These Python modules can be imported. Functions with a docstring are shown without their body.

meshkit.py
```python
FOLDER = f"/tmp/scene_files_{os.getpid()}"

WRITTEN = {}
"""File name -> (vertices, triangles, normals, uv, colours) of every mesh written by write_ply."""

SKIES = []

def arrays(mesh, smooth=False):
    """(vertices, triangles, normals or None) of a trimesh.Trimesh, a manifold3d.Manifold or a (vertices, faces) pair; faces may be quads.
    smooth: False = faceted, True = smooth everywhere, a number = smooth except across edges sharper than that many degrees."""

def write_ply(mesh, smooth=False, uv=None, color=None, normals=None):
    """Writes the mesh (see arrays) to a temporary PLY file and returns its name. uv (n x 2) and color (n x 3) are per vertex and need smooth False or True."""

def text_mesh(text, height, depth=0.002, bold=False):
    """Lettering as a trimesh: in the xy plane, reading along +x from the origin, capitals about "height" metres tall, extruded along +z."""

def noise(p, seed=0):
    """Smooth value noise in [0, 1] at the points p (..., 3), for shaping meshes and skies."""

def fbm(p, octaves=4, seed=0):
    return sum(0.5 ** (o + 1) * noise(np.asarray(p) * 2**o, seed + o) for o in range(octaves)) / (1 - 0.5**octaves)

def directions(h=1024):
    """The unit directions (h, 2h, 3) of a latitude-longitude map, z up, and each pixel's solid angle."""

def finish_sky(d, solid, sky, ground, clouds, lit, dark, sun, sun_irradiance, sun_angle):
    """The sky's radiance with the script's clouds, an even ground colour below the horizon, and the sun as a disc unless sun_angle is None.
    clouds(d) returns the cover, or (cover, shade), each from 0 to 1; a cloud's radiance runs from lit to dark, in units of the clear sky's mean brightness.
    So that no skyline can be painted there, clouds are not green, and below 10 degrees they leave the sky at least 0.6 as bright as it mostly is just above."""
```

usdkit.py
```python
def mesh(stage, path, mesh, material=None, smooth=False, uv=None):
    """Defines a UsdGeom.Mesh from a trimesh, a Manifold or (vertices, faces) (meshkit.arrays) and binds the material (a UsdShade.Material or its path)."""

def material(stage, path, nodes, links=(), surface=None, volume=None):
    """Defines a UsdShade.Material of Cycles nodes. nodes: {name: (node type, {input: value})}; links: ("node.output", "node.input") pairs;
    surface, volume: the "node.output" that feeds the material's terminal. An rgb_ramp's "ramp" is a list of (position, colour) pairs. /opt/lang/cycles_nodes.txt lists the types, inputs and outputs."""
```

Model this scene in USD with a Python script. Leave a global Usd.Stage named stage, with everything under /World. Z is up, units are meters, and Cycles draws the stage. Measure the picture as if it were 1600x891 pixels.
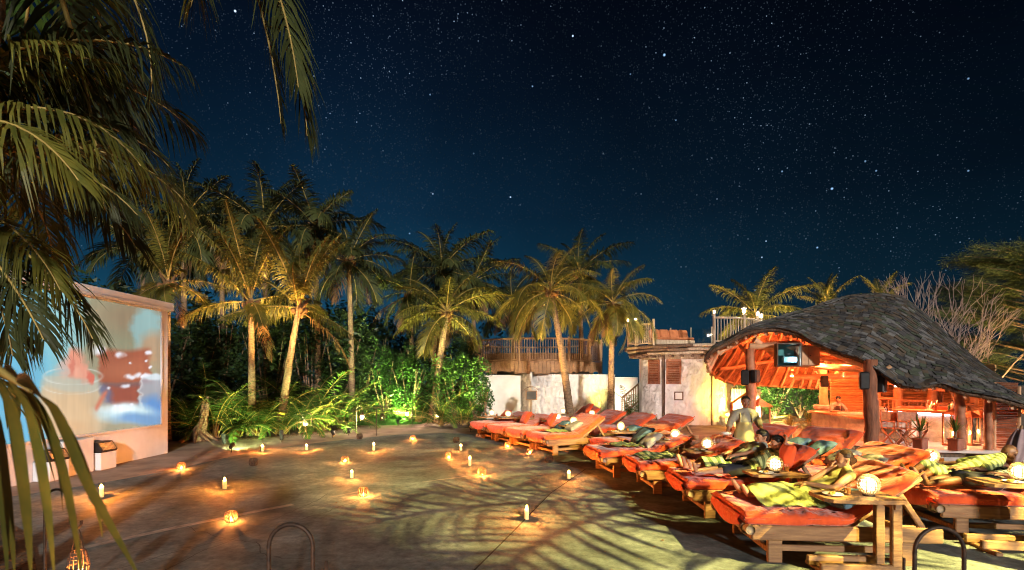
import math, numpy as np, trimesh, manifold3d, usdkit, meshkit
from pxr import Usd, UsdGeom, UsdLux, UsdShade, Gf, Sdf
PI = math.pi
stage = Usd.Stage.CreateInMemory()
UsdGeom.SetStageUpAxis(stage, 'Z')
UsdGeom.SetStageMetersPerUnit(stage, 1.0)
UsdGeom.Xform.Define(stage, '/World')
UsdGeom.Scope.Define(stage, '/World/Looks')
Rng = np.random.default_rng
# ---------------------------------------------------------------- camera: eye height 2.1 m, level, lens shifted up (upright verticals)
CH, HV, F = 2.1, 592.0, 800.0            # camera height, horizon row and focal length in pixels of a 1600 x 891 picture
cam = UsdGeom.Camera.Define(stage, '/World/Camera')
cam.AddTranslateOp().Set(Gf.Vec3d(0, 0, CH)); cam.AddRotateXOp().Set(90.0)
cam.CreateHorizontalApertureAttr(36.0); cam.CreateFocalLengthAttr(18.0)
cam.CreateVerticalApertureOffsetAttr((HV - 445.5) / 1600 * 36.0)
cam.CreateClippingRangeAttr(Gf.Vec2f(0.05, 5000))
cam.CreateExposureAttr(2.62)
cam.CreateFStopAttr(2.0); cam.CreateFocusDistanceAttr(9.0)
# ---------------------------------------------------------------- night sky with stars, and one weak low warm light from behind the camera
SUN_EL, SUN_AZ = math.radians(13), math.atan2(0.34, -1.0)      # azimuth = atan2(x, y) of the direction towards the light
_BR = [(1038, 86, 1.0), (1300, 295, .9), (1222, 268, .45), (1277, 387, .6), (1352, 252, .4), (1369, 267, .4), (1513, 267, .4), (832, 135, .45), (1513, 123, .4), (985, 116, .3), (672, 148, .35), (640, 365, .5), (1056, 188, .3), (740, 240, .3)]     # the brightest stars, as directions
_bn, _bl, _prev = {}, [], None
for _i, (_u, _v, _b) in enumerate(_BR):
    _d = np.array([(_u - 800) / 800, 1.0, (592 - _v) / 800]); _d /= np.linalg.norm(_d)
    _bn |= {f'bd{_i}': ('vector_math', {'math_type': 'distance', 'vector2': tuple(_d)}), f'bm{_i}': ('map_range', {'from_min': .0003, 'from_max': .0011 + .0012 * _b, 'to_min': 1.3 * _b, 'to_max': 0.0, 'clamp': True})}
    _bl += [('tc.generated', f'bd{_i}.vector1'), (f'bd{_i}.value', f'bm{_i}.value')]
    if _prev: _bn[f'ba{_i}'] = ('math', {'math_type': 'add'}); _bl += [(_prev, f'ba{_i}.value1'), (f'bm{_i}.result', f'ba{_i}.value2')]; _prev = f'ba{_i}.value'
    else: _prev = f'bm{_i}.result'
_bn |= {'bsc': ('vector_math', {'math_type': 'scale', 'vector1': (.35, .62, 1.0)}), 'badd': ('vector_math', {'math_type': 'add'})}
_bl += [(_prev, 'bsc.scale'), ('add.vector', 'badd.vector1'), ('bsc.vector', 'badd.vector2'), ('badd.vector', 'bg.color')]
sky = usdkit.material(stage, '/World/Looks/night_sky', {
    'tc': ('texture_coordinate', {}),
    'sky': ('sky_texture', {'sky_type': 'single_scattering', 'sun_disc': False, 'sun_elevation': SUN_EL, 'sun_rotation': SUN_AZ}),
    'sx': ('separate_xyz', {}),
    'el': ('rgb_ramp', {'ramp': [(0.0, (.0060, .066, .130)), (.14, (.0036, .046, .094)), (.3, (.0018, .0175, .042)), (.48, (.0010, .0070, .020)), (.62, (.0008, .0028, .010)), (1, (.0006, .0018, .007))]}),
    'az': ('vector_math', {'math_type': 'dot_product', 'vector2': (-.36, .933, 0.0)}),
    'azr': ('rgb_ramp', {'ramp': [(0, (.20,) * 3), (.55, (.22,) * 3), (.75, (.36,) * 3), (.9, (.74,) * 3), (1, (1.0,) * 3)]}),
    'base': ('mix_color', {'blend_type': 'multiply', 'fac': 1.0}),
    'skyk': ('mix_color', {'blend_type': 'mix', 'fac': 0.0005}),
    'n1': ('noise_texture', {'scale': 2.2, 'detail': 4.0}), 'n1r': ('map_range', {'from_min': .3, 'from_max': .7, 'to_min': .75, 'to_max': 1.25}),
    'var': ('vector_math', {'math_type': 'scale'}),
    'v1': ('voronoi_texture', {'scale': 130.0}), 's1': ('map_range', {'from_min': .03, 'from_max': .13, 'to_min': 1.0, 'to_max': 0.0, 'clamp': True}),
    'v1b': ('separate_color', {}), 'p1': ('math', {'math_type': 'power', 'value2': 3.5}), 'm1': ('math', {'math_type': 'multiply'}),
    'v2': ('voronoi_texture', {'scale': 30.0}), 's2': ('map_range', {'from_min': .012, 'from_max': .055, 'to_min': 1.0, 'to_max': 0.0, 'clamp': True}),
    'v2b': ('separate_color', {}), 'p2': ('math', {'math_type': 'power', 'value2': 5.0}), 'm2': ('math', {'math_type': 'multiply'}),
    'm2k': ('math', {'math_type': 'multiply', 'value2': 2.6}), 'm1k': ('math', {'math_type': 'multiply', 'value2': .5}),
    'ms': ('math', {'math_type': 'add'}),
    'v3': ('voronoi_texture', {'scale': 300.0}), 's3': ('map_range', {'from_min': .06, 'from_max': .26, 'to_min': .105, 'to_max': 0.0, 'clamp': True}), 'v3b': ('separate_color', {}), 'p3': ('math', {'math_type': 'power', 'value2': 2.0}), 'm3': ('math', {'math_type': 'multiply'}), 'ms2': ('math', {'math_type': 'add'}), 'mk': ('math', {'math_type': 'multiply'}), 'nk': ('map_range', {'from_min': .36, 'from_max': .66, 'to_min': .15, 'to_max': 1.9, 'clamp': True}),
    'stc': ('vector_math', {'math_type': 'scale', 'vector1': (.55, .74, 1.0)}),
    'add': ('vector_math', {'math_type': 'add'}),
    'bg': ('background_shader', {'strength': 0.20}), **_bn,
}, _bl + [('tc.generated', 'sx.vector'), ('sx.z', 'el.fac'), ('tc.generated', 'az.vector1'), ('az.value', 'azr.fac'),
    ('el.color', 'base.a'), ('azr.color', 'base.b'), ('base.result', 'skyk.a'), ('sky.color', 'skyk.b'),
    ('tc.generated', 'n1.vector'), ('n1.fac', 'n1r.value'), ('skyk.result', 'var.vector1'), ('n1r.result', 'var.scale'),
    ('tc.generated', 'v1.vector'), ('v1.distance', 's1.value'), ('v1.color', 'v1b.color'), ('v1b.r', 'p1.value1'), ('s1.result', 'm1.value1'), ('p1.value', 'm1.value2'),
    ('tc.generated', 'v2.vector'), ('v2.distance', 's2.value'), ('v2.color', 'v2b.color'), ('v2b.r', 'p2.value1'), ('s2.result', 'm2.value1'), ('p2.value', 'm2.value2'),
    ('m1.value', 'm1k.value1'), ('m2.value', 'm2k.value1'), ('m1k.value', 'ms.value1'), ('m2k.value', 'ms.value2'), ('ms.value', 'ms2.value1'), ('m3.value', 'ms2.value2'), ('ms2.value', 'mk.value1'), ('n1.fac', 'nk.value'), ('nk.result', 'mk.value2'), ('mk.value', 'stc.scale'), ('tc.generated', 'v3.vector'), ('v3.distance', 's3.value'), ('v3.color', 'v3b.color'), ('v3b.r', 'p3.value1'), ('s3.result', 'm3.value1'), ('p3.value', 'm3.value2'),
    ('var.vector', 'add.vector1'), ('stc.vector', 'add.vector2')], surface='bg.background')
dome = UsdLux.DomeLight.Define(stage, '/World/sky')
dome.CreateIntensityAttr(1.0)
UsdShade.MaterialBindingAPI.Apply(dome.GetPrim()).Bind(sky)
dome.GetPrim().SetCustomDataByKey('kind', 'structure')
sun = UsdLux.DistantLight.Define(stage, '/World/low_warm_light')
sun.CreateIntensityAttr(0.17); sun.CreateAngleAttr(2.0); sun.CreateColorAttr(Gf.Vec3f(1.0, .93, .84)); sun.CreateNormalizeAttr(True)
_d = Gf.Vec3d(math.sin(SUN_AZ) * math.cos(SUN_EL), math.cos(SUN_AZ) * math.cos(SUN_EL), math.sin(SUN_EL))
sun.AddTransformOp().Set(Gf.Matrix4d(1).SetRotate(Gf.Rotation(Gf.Vec3d(0, 0, 1), _d)))

# ---------------------------------------------------------------- pixel helpers (used once, to read real positions off the photograph)
def G(u, v, z=0.0):                                   # point of the level z seen at pixel (u, v)
    Y = F * (CH - z) / (v - HV)
    return np.array([(u - 800) / F * Y, Y, z])
def AT(u, v, Y):                                      # point at depth Y seen at pixel (u, v)
    return np.array([(u - 800) / F * Y, Y, CH - (v - HV) * Y / F])

# ---------------------------------------------------------------- naming, things and parts
_used = {}
def path_for(parent, name):
    n = _used.get((parent, name), 0); _used[(parent, name)] = n + 1
    return f'{parent}/{name}' + (f'_{n:03d}' if n else '')
def tag(path, label=None, cat=None, group=None, kind=None):
    p = stage.GetPrimAtPath(path)
    for k, v in (('label', label), ('category', cat), ('group', group), ('kind', kind)):
        if v: p.SetCustomDataByKey(k, v)
def thing(name, label, cat, loc=(0, 0, 0), rot=0.0, group=None):
    path = path_for('/World', name)
    x = UsdGeom.Xform.Define(stage, path)
    x.AddTranslateOp().Set(Gf.Vec3d(*map(float, loc))); x.AddRotateZOp().Set(float(rot)); x.AddScaleOp().Set(Gf.Vec3f(1, 1, 1))
    tag(path, label, cat, group)
    return path
def part(parent, name, m, mat, smooth=False, label=None, kind=None):
    path = path_for(parent, name)
    usdkit.mesh(stage, path, m, mat, smooth)
    if label or kind: tag(path, label, None, None, kind)
    return path
def single(name, m, mat, label=None, cat=None, group=None, kind=None, smooth=False):
    path = path_for('/World', name)
    usdkit.mesh(stage, path, m, mat, smooth)
    tag(path, label, cat, group, kind)
    return path
def copy(src, name, label, loc, rot=0.0, group=None, cat=None, scale=(1, 1, 1)):
    path = path_for('/World', name)
    x = UsdGeom.Xform.Define(stage, path)
    x.GetPrim().GetReferences().AddInternalReference(src); x.GetPrim().SetInstanceable(True)
    x.ClearXformOpOrder()
    x.AddTranslateOp().Set(Gf.Vec3d(*map(float, loc))); x.AddRotateZOp().Set(float(rot)); x.AddScaleOp().Set(Gf.Vec3f(*map(float, scale)))
    tag(path, label, cat or stage.GetPrimAtPath(src).GetCustomDataByKey('category'), group)
    return path

# ---------------------------------------------------------------- mesh helpers: a mesh is (vertices, triangles)
def join(ms):
    vs, fs, n = [], [], 0
    for v, f in ms:
        vs.append(v); fs.append(np.asarray(f) + n); n += len(v)
    return np.vstack(vs), np.vstack(fs)
def quads(q):
    q = np.asarray(q); return np.vstack([q[:, [0, 1, 2]], q[:, [0, 2, 3]]])
def _boxf():
    q = [[0, 2, 3, 1], [4, 5, 7, 6], [0, 1, 5, 4], [2, 6, 7, 3], [0, 4, 6, 2], [1, 3, 7, 5]]
    return quads(q)
BOXF = _boxf()
BOXV = np.array([[x, y, z] for z in (-.5, .5) for y in (-.5, .5) for x in (-.5, .5)])
BOXV = BOXV[[0, 1, 2, 3, 4, 5, 6, 7]]
_hull = {}
def chamfer_box(sx, sy, sz, c):
    key = (round(sx, 4), round(sy, 4), round(sz, 4), c)
    if key not in _hull:
        s = np.array([sx, sy, sz]) / 2; pts = []
        for i in range(3):
            d = s.copy() - c; d[i] = s[i]
            for sg in np.ndindex(2, 2, 2): pts.append(d * (np.array(sg) * 2 - 1))
        h = trimesh.Trimesh(np.array(pts), process=False).convex_hull
        _hull[key] = (np.array(h.vertices), np.array(h.faces))
    return _hull[key]
def box(cx, cy, cz, sx, sy, sz, c=0.0, rz=0.0):
    v, f = (BOXV * [sx, sy, sz], BOXF) if c <= 0 else chamfer_box(sx, sy, sz, c)
    if rz: v = rotz(v, rz)
    return v + [cx, cy, cz], f
def rotz(v, deg):
    a = math.radians(deg); c, s = math.cos(a), math.sin(a)
    return np.asarray(v) @ np.array([[c, s, 0], [-s, c, 0], [0, 0, 1]])
def move(m, loc=(0, 0, 0), deg=0.0, sc=1.0):
    return rotz(np.asarray(m[0]) * sc, deg) + np.asarray(loc), m[1]
def frame_of(d, up=(0, 0, 1)):
    d = np.asarray(d, float); d = d / np.linalg.norm(d)
    s = np.cross(up, d)
    if np.linalg.norm(s) < 1e-4: s = np.cross((1, 0, 0), d)
    s /= np.linalg.norm(s); return d, s, np.cross(d, s)
def bar(p0, p1, w, h, c=0.0, up=(0, 0, 1)):             # beam from p0 to p1, w across, h along up
    p0, p1 = np.asarray(p0, float), np.asarray(p1, float)
    d, s, u = frame_of(p1 - p0, up); L = np.linalg.norm(p1 - p0)
    v, f = (BOXV * [L, w, h], BOXF) if c <= 0 else chamfer_box(L, w, h, c)
    return v @ np.array([d, s, u]) + (p0 + p1) / 2, f
def tube(pts, r, n=6, cap=True):
    p = np.asarray(pts, float); r = np.broadcast_to(np.asarray(r, float), (len(p),))
    t = np.gradient(p, axis=0); t /= np.linalg.norm(t, axis=1, keepdims=True) + 1e-12
    a = np.zeros_like(p); k = np.cross(t[0], (0, 0, 1.0) if abs(t[0, 2]) < .8 else (1.0, 0, 0)); a[0] = k / np.linalg.norm(k)
    for i in range(1, len(p)):                           # carry the frame along the curve
        k = a[i - 1] - t[i] * (a[i - 1] @ t[i]); a[i] = k / (np.linalg.norm(k) + 1e-12)
    b = np.cross(t, a); g = np.arange(n) * 2 * PI / n
    v = (p[:, None] + r[:, None, None] * (np.cos(g)[None, :, None] * a[:, None] + np.sin(g)[None, :, None] * b[:, None])).reshape(-1, 3)
    i, j = np.meshgrid(np.arange(len(p) - 1), np.arange(n), indexing='ij')
    f = quads(np.stack([i * n + j, i * n + (j + 1) % n, (i + 1) * n + (j + 1) % n, (i + 1) * n + j], -1).reshape(-1, 4)[:, ::-1])
    if cap:
        k = len(v); v = np.vstack([v, p[:1], p[-1:]]); e = (len(p) - 1) * n
        f = np.vstack([f, [[k, (q + 1) % n, q] for q in range(n)][::1], [[k + 1, e + q, e + (q + 1) % n] for q in range(n)]])
    return v, f
def lathe(prof, n=16, loc=(0, 0, 0)):
    p = np.asarray(prof, float); g = np.arange(n) * 2 * PI / n
    v = np.stack([p[:, None, 0] * np.cos(g), p[:, None, 0] * np.sin(g), np.broadcast_to(p[:, None, 1], (len(p), n))], -1).reshape(-1, 3)
    i, j = np.meshgrid(np.arange(len(p) - 1), np.arange(n), indexing='ij')
    return v + np.asarray(loc, float), quads(np.stack([i * n + j, i * n + (j + 1) % n, (i + 1) * n + (j + 1) % n, (i + 1) * n + j], -1).reshape(-1, 4))
def ball(c, r, n=8, sz=1.0):
    a = np.linspace(-PI / 2, PI / 2, n)
    return lathe(np.stack([np.maximum(np.cos(a), 1e-4) * r, np.sin(a) * r * sz], 1), 2 * n, c)
def grid(P):                                           # P (a, b, 3)
    a, b = P.shape[:2]; i, j = np.meshgrid(np.arange(a - 1), np.arange(b - 1), indexing='ij')
    return P.reshape(-1, 3), quads(np.stack([i * b + j, i * b + j + 1, (i + 1) * b + j + 1, (i + 1) * b + j], -1).reshape(-1, 4))
def poly(pts, z):                                      # flat polygon, facing up
    from shapely.geometry import Polygon
    v, f = trimesh.creation.triangulate_polygon(Polygon([(p[0], p[1]) for p in pts]), engine='earcut')
    v = np.column_stack([v, np.full(len(v), z)]); n = np.cross(v[f[:, 1]] - v[f[:, 0]], v[f[:, 2]] - v[f[:, 0]])[:, 2]
    f = np.array(f); f[n < 0] = f[n < 0][:, ::-1]
    return v, f
def slab(pts, z0, z1):
    from shapely.geometry import Polygon
    m = trimesh.creation.extrude_polygon(Polygon([(p[0], p[1]) for p in pts]), z1 - z0, engine='earcut')
    return np.array(m.vertices) + [0, 0, z0], np.array(m.faces)
def blob(spheres, edge=.03, rounds=4, pairs=None):     # hulls of neighbouring spheres joined, refined and smoothed
    M = manifold3d.Manifold
    def sph(c, r): return M.sphere(r, 14).translate(tuple(map(float, c)))
    out = M()
    for a, b in pairs: out = out + M.batch_hull([sph(*spheres[a]), sph(*spheres[b])])
    out = out.refine_to_length(edge); m = out.to_mesh()
    t = trimesh.Trimesh(m.vert_properties[:, :3], m.tri_verts, process=True)
    trimesh.smoothing.filter_taubin(t, iterations=rounds)
    return np.array(t.vertices), np.array(t.faces)

# ---------------------------------------------------------------- materials
def M(name, c1, c2=None, scale=6.0, rough=.7, bump=0.0, bscale=None, stretch=(1, 1, 1), spec=.3, detail=4.0, lo=.35, hi=.65, trans=0.0, metal=0.0, sheen=0.0, vary=0.0, c3=None, world=False):
    c2 = c2 or tuple(x * .7 for x in c1)
    N = {'tc': ('texture_coordinate', {}), 'mp': ('mapping', {'scale': stretch}), 'n': ('noise_texture', {'scale': scale, 'detail': detail, 'roughness': .6}),
         'r': ('rgb_ramp', {'ramp': [(lo, c1), (hi, c2)] if c3 is None else [(lo, c1), ((lo + hi) / 2, c3), (hi, c2)]}),
         'p': ('principled_bsdf', {'roughness': rough, 'specular_ior_level': spec, 'metallic': metal, 'sheen_weight': sheen})}
    L = [('tc.object', 'mp.vector'), ('mp.vector', 'n.vector'), ('n.fac', 'r.fac')]
    if world:
        N['g'] = ('geometry', {}); L[0] = ('g.position', 'mp.vector')
    col = 'r.color'
    if vary:
        N |= {'oi': ('object_info', {}), 'mr': ('map_range', {'to_min': 1 - vary, 'to_max': 1 + vary}), 'hv': ('hsv', {})}
        L += [('oi.random', 'mr.value'), ('mr.result', 'hv.value'), (col, 'hv.color')]; col = 'hv.color'
    L.append((col, 'p.base_color'))
    if bump:
        N |= {'nb': ('noise_texture', {'scale': bscale or scale * 4, 'detail': 5.0}), 'b': ('bump', {'strength': 1.0, 'distance': bump})}
        L += [('mp.vector', 'nb.vector'), ('nb.fac', 'b.height'), ('b.normal', 'p.normal')]
    out = 'p.BSDF'
    if trans:
        N |= {'tl': ('translucent_bsdf', {}), 'mx': ('mix_closure', {'fac': trans})}
        L += [(col, 'tl.color'), ('p.BSDF', 'mx.closure1'), ('tl.BSDF', 'mx.closure2')]; out = 'mx.closure'
    return usdkit.material(stage, '/World/Looks/' + name, N, L, surface=out)
def EM(name, col, strength):
    return usdkit.material(stage, '/World/Looks/' + name, {'e': ('emission', {'color': col, 'strength': strength})}, [], surface='e.emission')
def glow(name, base, col, strength):
    return usdkit.material(stage, '/World/Looks/' + name, {'p': ('principled_bsdf', {'base_color': base, 'roughness': .4, 'emission_color': col, 'emission_strength': strength})}, [], surface='p.BSDF')
m_pane = usdkit.material(stage, '/World/Looks/clear_glass', {'t': ('transparent_bsdf', {'color': (.96, .97, .96)}), 'g': ('glossy_bsdf', {'roughness': .04}), 'm': ('mix_closure', {'fac': 0.05})},
    [('t.BSDF', 'm.closure1'), ('g.BSDF', 'm.closure2')], surface='m.closure')
m_sand = M('pale_sand', (.36, .28, .22), (.22, .16, .12), 1.3, .95, .02, 30, world=True)
m_slab = usdkit.material(stage, '/World/Looks/weathered_concrete', {'g': ('geometry', {}), 'n1': ('noise_texture', {'scale': .45, 'detail': 8.0, 'roughness': .62, 'distortion': .6}), 'n2': ('noise_texture', {'scale': 9.0, 'detail': 8.0, 'roughness': .75}), 'n3': ('noise_texture', {'scale': 1.9, 'detail': 6.0, 'roughness': .7}),
    'r1': ('rgb_ramp', {'ramp': [(.34, (.19, .225, .22)), (.47, (.12, .142, .138)), (.55, (.09, .107, .104)), (.70, (.052, .062, .062))]}), 'r2': ('map_range', {'from_min': .3, 'from_max': .72, 'to_min': .55, 'to_max': 1.5}), 'r3': ('map_range', {'from_min': .35, 'from_max': .65, 'to_min': .75, 'to_max': 1.25}),
    'k': ('math', {'math_type': 'multiply'}), 'c': ('vector_math', {'math_type': 'scale'}), 'v': ('voronoi_texture', {'scale': 42.0}), 'b': ('bump', {'distance': .006}), 'b2': ('bump', {'distance': .0008}), 'rr': ('map_range', {'from_min': .3, 'from_max': .7, 'to_min': .7, 'to_max': .95}), 'p': ('principled_bsdf', {'specular_ior_level': .2})},
    [('g.position', 'n1.vector'), ('g.position', 'n2.vector'), ('g.position', 'n3.vector'), ('g.position', 'v.vector'), ('n1.fac', 'r1.fac'), ('n2.fac', 'r2.value'), ('n3.fac', 'r3.value'), ('r2.result', 'k.value1'), ('r3.result', 'k.value2'), ('r1.color', 'c.vector1'), ('k.value', 'c.scale'), ('c.vector', 'p.base_color'), ('n2.fac', 'b.height'), ('v.distance', 'b2.height'), ('b.normal', 'b2.normal'), ('b2.normal', 'p.normal'), ('n1.fac', 'rr.value'), ('rr.result', 'p.roughness')], surface='p.BSDF')
m_wirep = M('pale_rattan_wire', (.62, .50, .28), (.50, .38, .2), 8, .7)
m_terra = M('terracotta_cotton', (.42, .15, .06), (.30, .10, .04), 5, .9)
m_line = M('pale_joint_filler', (.34, .33, .30), (.16, .155, .14), 5, .85)
m_flameh = EM('hanging_flame', (1.0, .30, .05), 4500.0)
m_blind = M('woven_red_blind', (.50, .20, .10), (.34, .11, .05), 9, .8, trans=.55)
m_seam = M('dark_joint', (.02, .018, .015), (.035, .03, .025), 8, .9)
m_lawn = M('lawn_blades', (.07, .16, .03), (.04, .10, .02), 4, .7, trans=.3)
m_soil = M('leaf_litter', (.11, .075, .045), (.05, .035, .025), 5, .95, .04, 12, world=True)
m_plaster = M('rough_white_plaster', (.72, .69, .65), (.58, .54, .50), 2.5, .85, .12, 5.5, stretch=(1, 1, .5), world=True)
m_smooth = M('smooth_white_plaster', (.70, .67, .62), (.60, .56, .50), 1.5, .85, .004, 30, world=True)
m_wallp = M('screen_wall_plaster', (.56, .63, .70), (.46, .52, .58), 1.2, .8, .004, 25, world=True)
m_wood = M('sawn_brown_wood', (.33, .185, .085), (.19, .095, .045), 5, .6, .004, 30, stretch=(.6, 6, 6), vary=.15)
m_woodd = M('dark_weathered_wood', (.17, .10, .06), (.08, .05, .035), 6, .75, .008, 25, stretch=(3, 3, .7), vary=.2)
m_woodb = M('bleached_wood', (.42, .33, .24), (.24, .17, .11), 6, .75, .006, 25, stretch=(3, 3, .6), vary=.2)
m_woodr = M('red_brown_wood', (.42, .17, .085), (.25, .09, .045), 6, .6, .005, 25, vary=.15)
m_orange = M('orange_cotton', (.74, .10, .018), (.58, .06, .012), 3.0, .85, .02, 9, sheen=.3)
m_teal = M('blue_grey_cotton', (.10, .17, .22), (.06, .11, .15), 6, .9, .002, 60)
m_grey = M('grey_cotton', (.34, .31, .27), (.24, .22, .19), 6, .9, .002, 60)
m_iron = M('rusty_iron', (.075, .045, .03), (.03, .022, .018), 30, .55, .002, 80, metal=.4)
m_black = M('black_plastic', (.02, .02, .022), (.012, .012, .013), 10, .45)
m_trunk = M('palm_bark', (.26, .17, .10), (.10, .065, .04), 9, .85, .015, 20, stretch=(1, 1, 3))
m_frond = M('palm_leaf', (.15, .13, .022), (.08, .085, .015), 4, .5, trans=.28, vary=.25, spec=.4)
m_frondn = M('near_palm_leaf', (.16, .15, .024), (.08, .09, .016), 4, .5, trans=.28, vary=.3, spec=.4)
m_frondg = M('green_palm_leaf', (.07, .14, .022), (.04, .09, .015), 4, .45, trans=.28, vary=.25, spec=.4)
m_frondk = M('unlit_palm_leaf', (.05, .06, .018), (.03, .038, .012), 4, .55, trans=.2, vary=.25)  # darker copy of the palm leaf, dimness of unlit fronds put into the colour
m_dry = M('dry_palm_leaf', (.19, .10, .04), (.13, .07, .03), 5, .8, trans=.2, vary=.2)
m_rachis = M('palm_leaf_stem', (.34, .25, .07), (.22, .15, .045), 6, .5, vary=.2)
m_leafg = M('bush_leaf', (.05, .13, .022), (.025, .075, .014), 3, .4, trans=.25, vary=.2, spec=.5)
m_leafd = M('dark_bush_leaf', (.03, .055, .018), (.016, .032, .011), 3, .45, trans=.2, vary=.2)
m_branch = M('pale_bare_branch', (.42, .30, .25), (.24, .16, .13), 8, .8)
m_needle = M('olive_needles', (.09, .11, .024), (.045, .06, .016), 5, .6, trans=.2)
m_shingle = M('grey_weathered_shingle', (.075, .07, .07), (.026, .026, .029), 5, .8, .01, 25, vary=.45)
m_thatch = M('bark_lining', (.32, .13, .06), (.12, .045, .02), 7, .8, .02, 14, stretch=(1, 1, 1), vary=.1, world=True)
m_rafter = M('peeled_pole', (.55, .33, .19), (.40, .21, .11), 5, .6, .006, 20, vary=.12)
m_bamboo = M('split_bamboo', (.46, .27, .12), (.30, .15, .06), 5, .55, .004, 30, stretch=(1, 1, 8), vary=.25)
m_counter = M('rough_render', (.46, .41, .39), (.30, .26, .25), 4, .85, .02, 14, world=True)
m_top = M('polished_wood_top', (.40, .14, .05), (.26, .08, .03), 4, .35, stretch=(.5, 4, 4))
m_pot = M('terracotta', (.34, .13, .085), (.22, .085, .06), 6, .8)
m_white = M('white_paint', (.72, .71, .68), (.60, .58, .54), 5, .5)
m_steel = M('brushed_steel', (.55, .55, .55), (.42, .42, .43), 20, .35, metal=.8)
m_bindings = M('rope_lashing', (.30, .20, .11), (.16, .10, .06), 30, .9, .004, 90)
m_skin = M('warm_skin', (.42, .22, .13), (.34, .17, .095), 9, .55, spec=.4)
m_skind = M('brown_skin', (.20, .095, .055), (.14, .065, .04), 9, .5, spec=.4)
m_hair = M('dark_hair', (.016, .012, .010), (.006, .005, .004), 60, .45, .004, 120)
m_hairb = M('brown_hair', (.06, .03, .014), (.025, .013, .008), 60, .45, .004, 120)
m_shirtw = M('white_cotton_shirt', (.20, .19, .155), (.15, .145, .12), 8, .9, .003, 40)
m_apron = M('pale_apron', (.36, .31, .13), (.28, .24, .10), 6, .9, .003, 40)
m_aprond = M('dark_apron', (.06, .035, .035), (.035, .022, .022), 6, .9)
m_tee = M('grey_green_tee', (.27, .30, .26), (.20, .23, .20), 5, .95, .003, 30)
m_dark = M('dark_shorts', (.035, .035, .045), (.02, .02, .028), 6, .95)
def stripes(name, a, b, freq, direction='x', dist=1.2):
    return usdkit.material(stage, '/World/Looks/' + name, {'tc': ('texture_coordinate', {}), 'w': ('wave_texture', {'scale': freq, 'distortion': dist, 'detail': 1.0, 'bands_direction': direction}),
        'r': ('rgb_ramp', {'ramp': [(.38, a), (.55, b)]}), 'p': ('principled_bsdf', {'roughness': .9})},
        [('tc.object', 'w.vector'), ('w.color', 'r.fac'), ('r.color', 'p.base_color')], surface='p.BSDF')
m_towel = stripes('striped_towel', (.10, .16, .05), (.50, .52, .20), 2.4)
m_stripe = stripes('striped_shirt', (.05, .06, .08), (.32, .34, .30), 5.0)
m_stripe2 = stripes('striped_green_shirt', (.10, .13, .05), (.36, .40, .16), 4.0)
m_blanket = M('yellow_green_towel', (.42, .46, .16), (.30, .33, .12), 4, .95, .004, 40)
m_flame = EM('candle_flame', (1.0, .26, .038), 4600.0)
m_flamel = EM('lantern_flame', (1.0, .26, .038), 9000.0)
m_wax = glow('lit_wax', (.8, .62, .35), (1.0, .46, .12), .16)
m_waxtop = glow('lit_wax_top', (.8, .62, .35), (1.0, .60, .22), .45)
m_globe = EM('glowing_globe', (1.0, .86, .58), 1.5)
m_bulbw = EM('white_bulb', (1.0, .80, .60), 150.0)
m_bulbs = EM('path_lantern_bulb', (1.0, .62, .42), 170.0)
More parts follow.
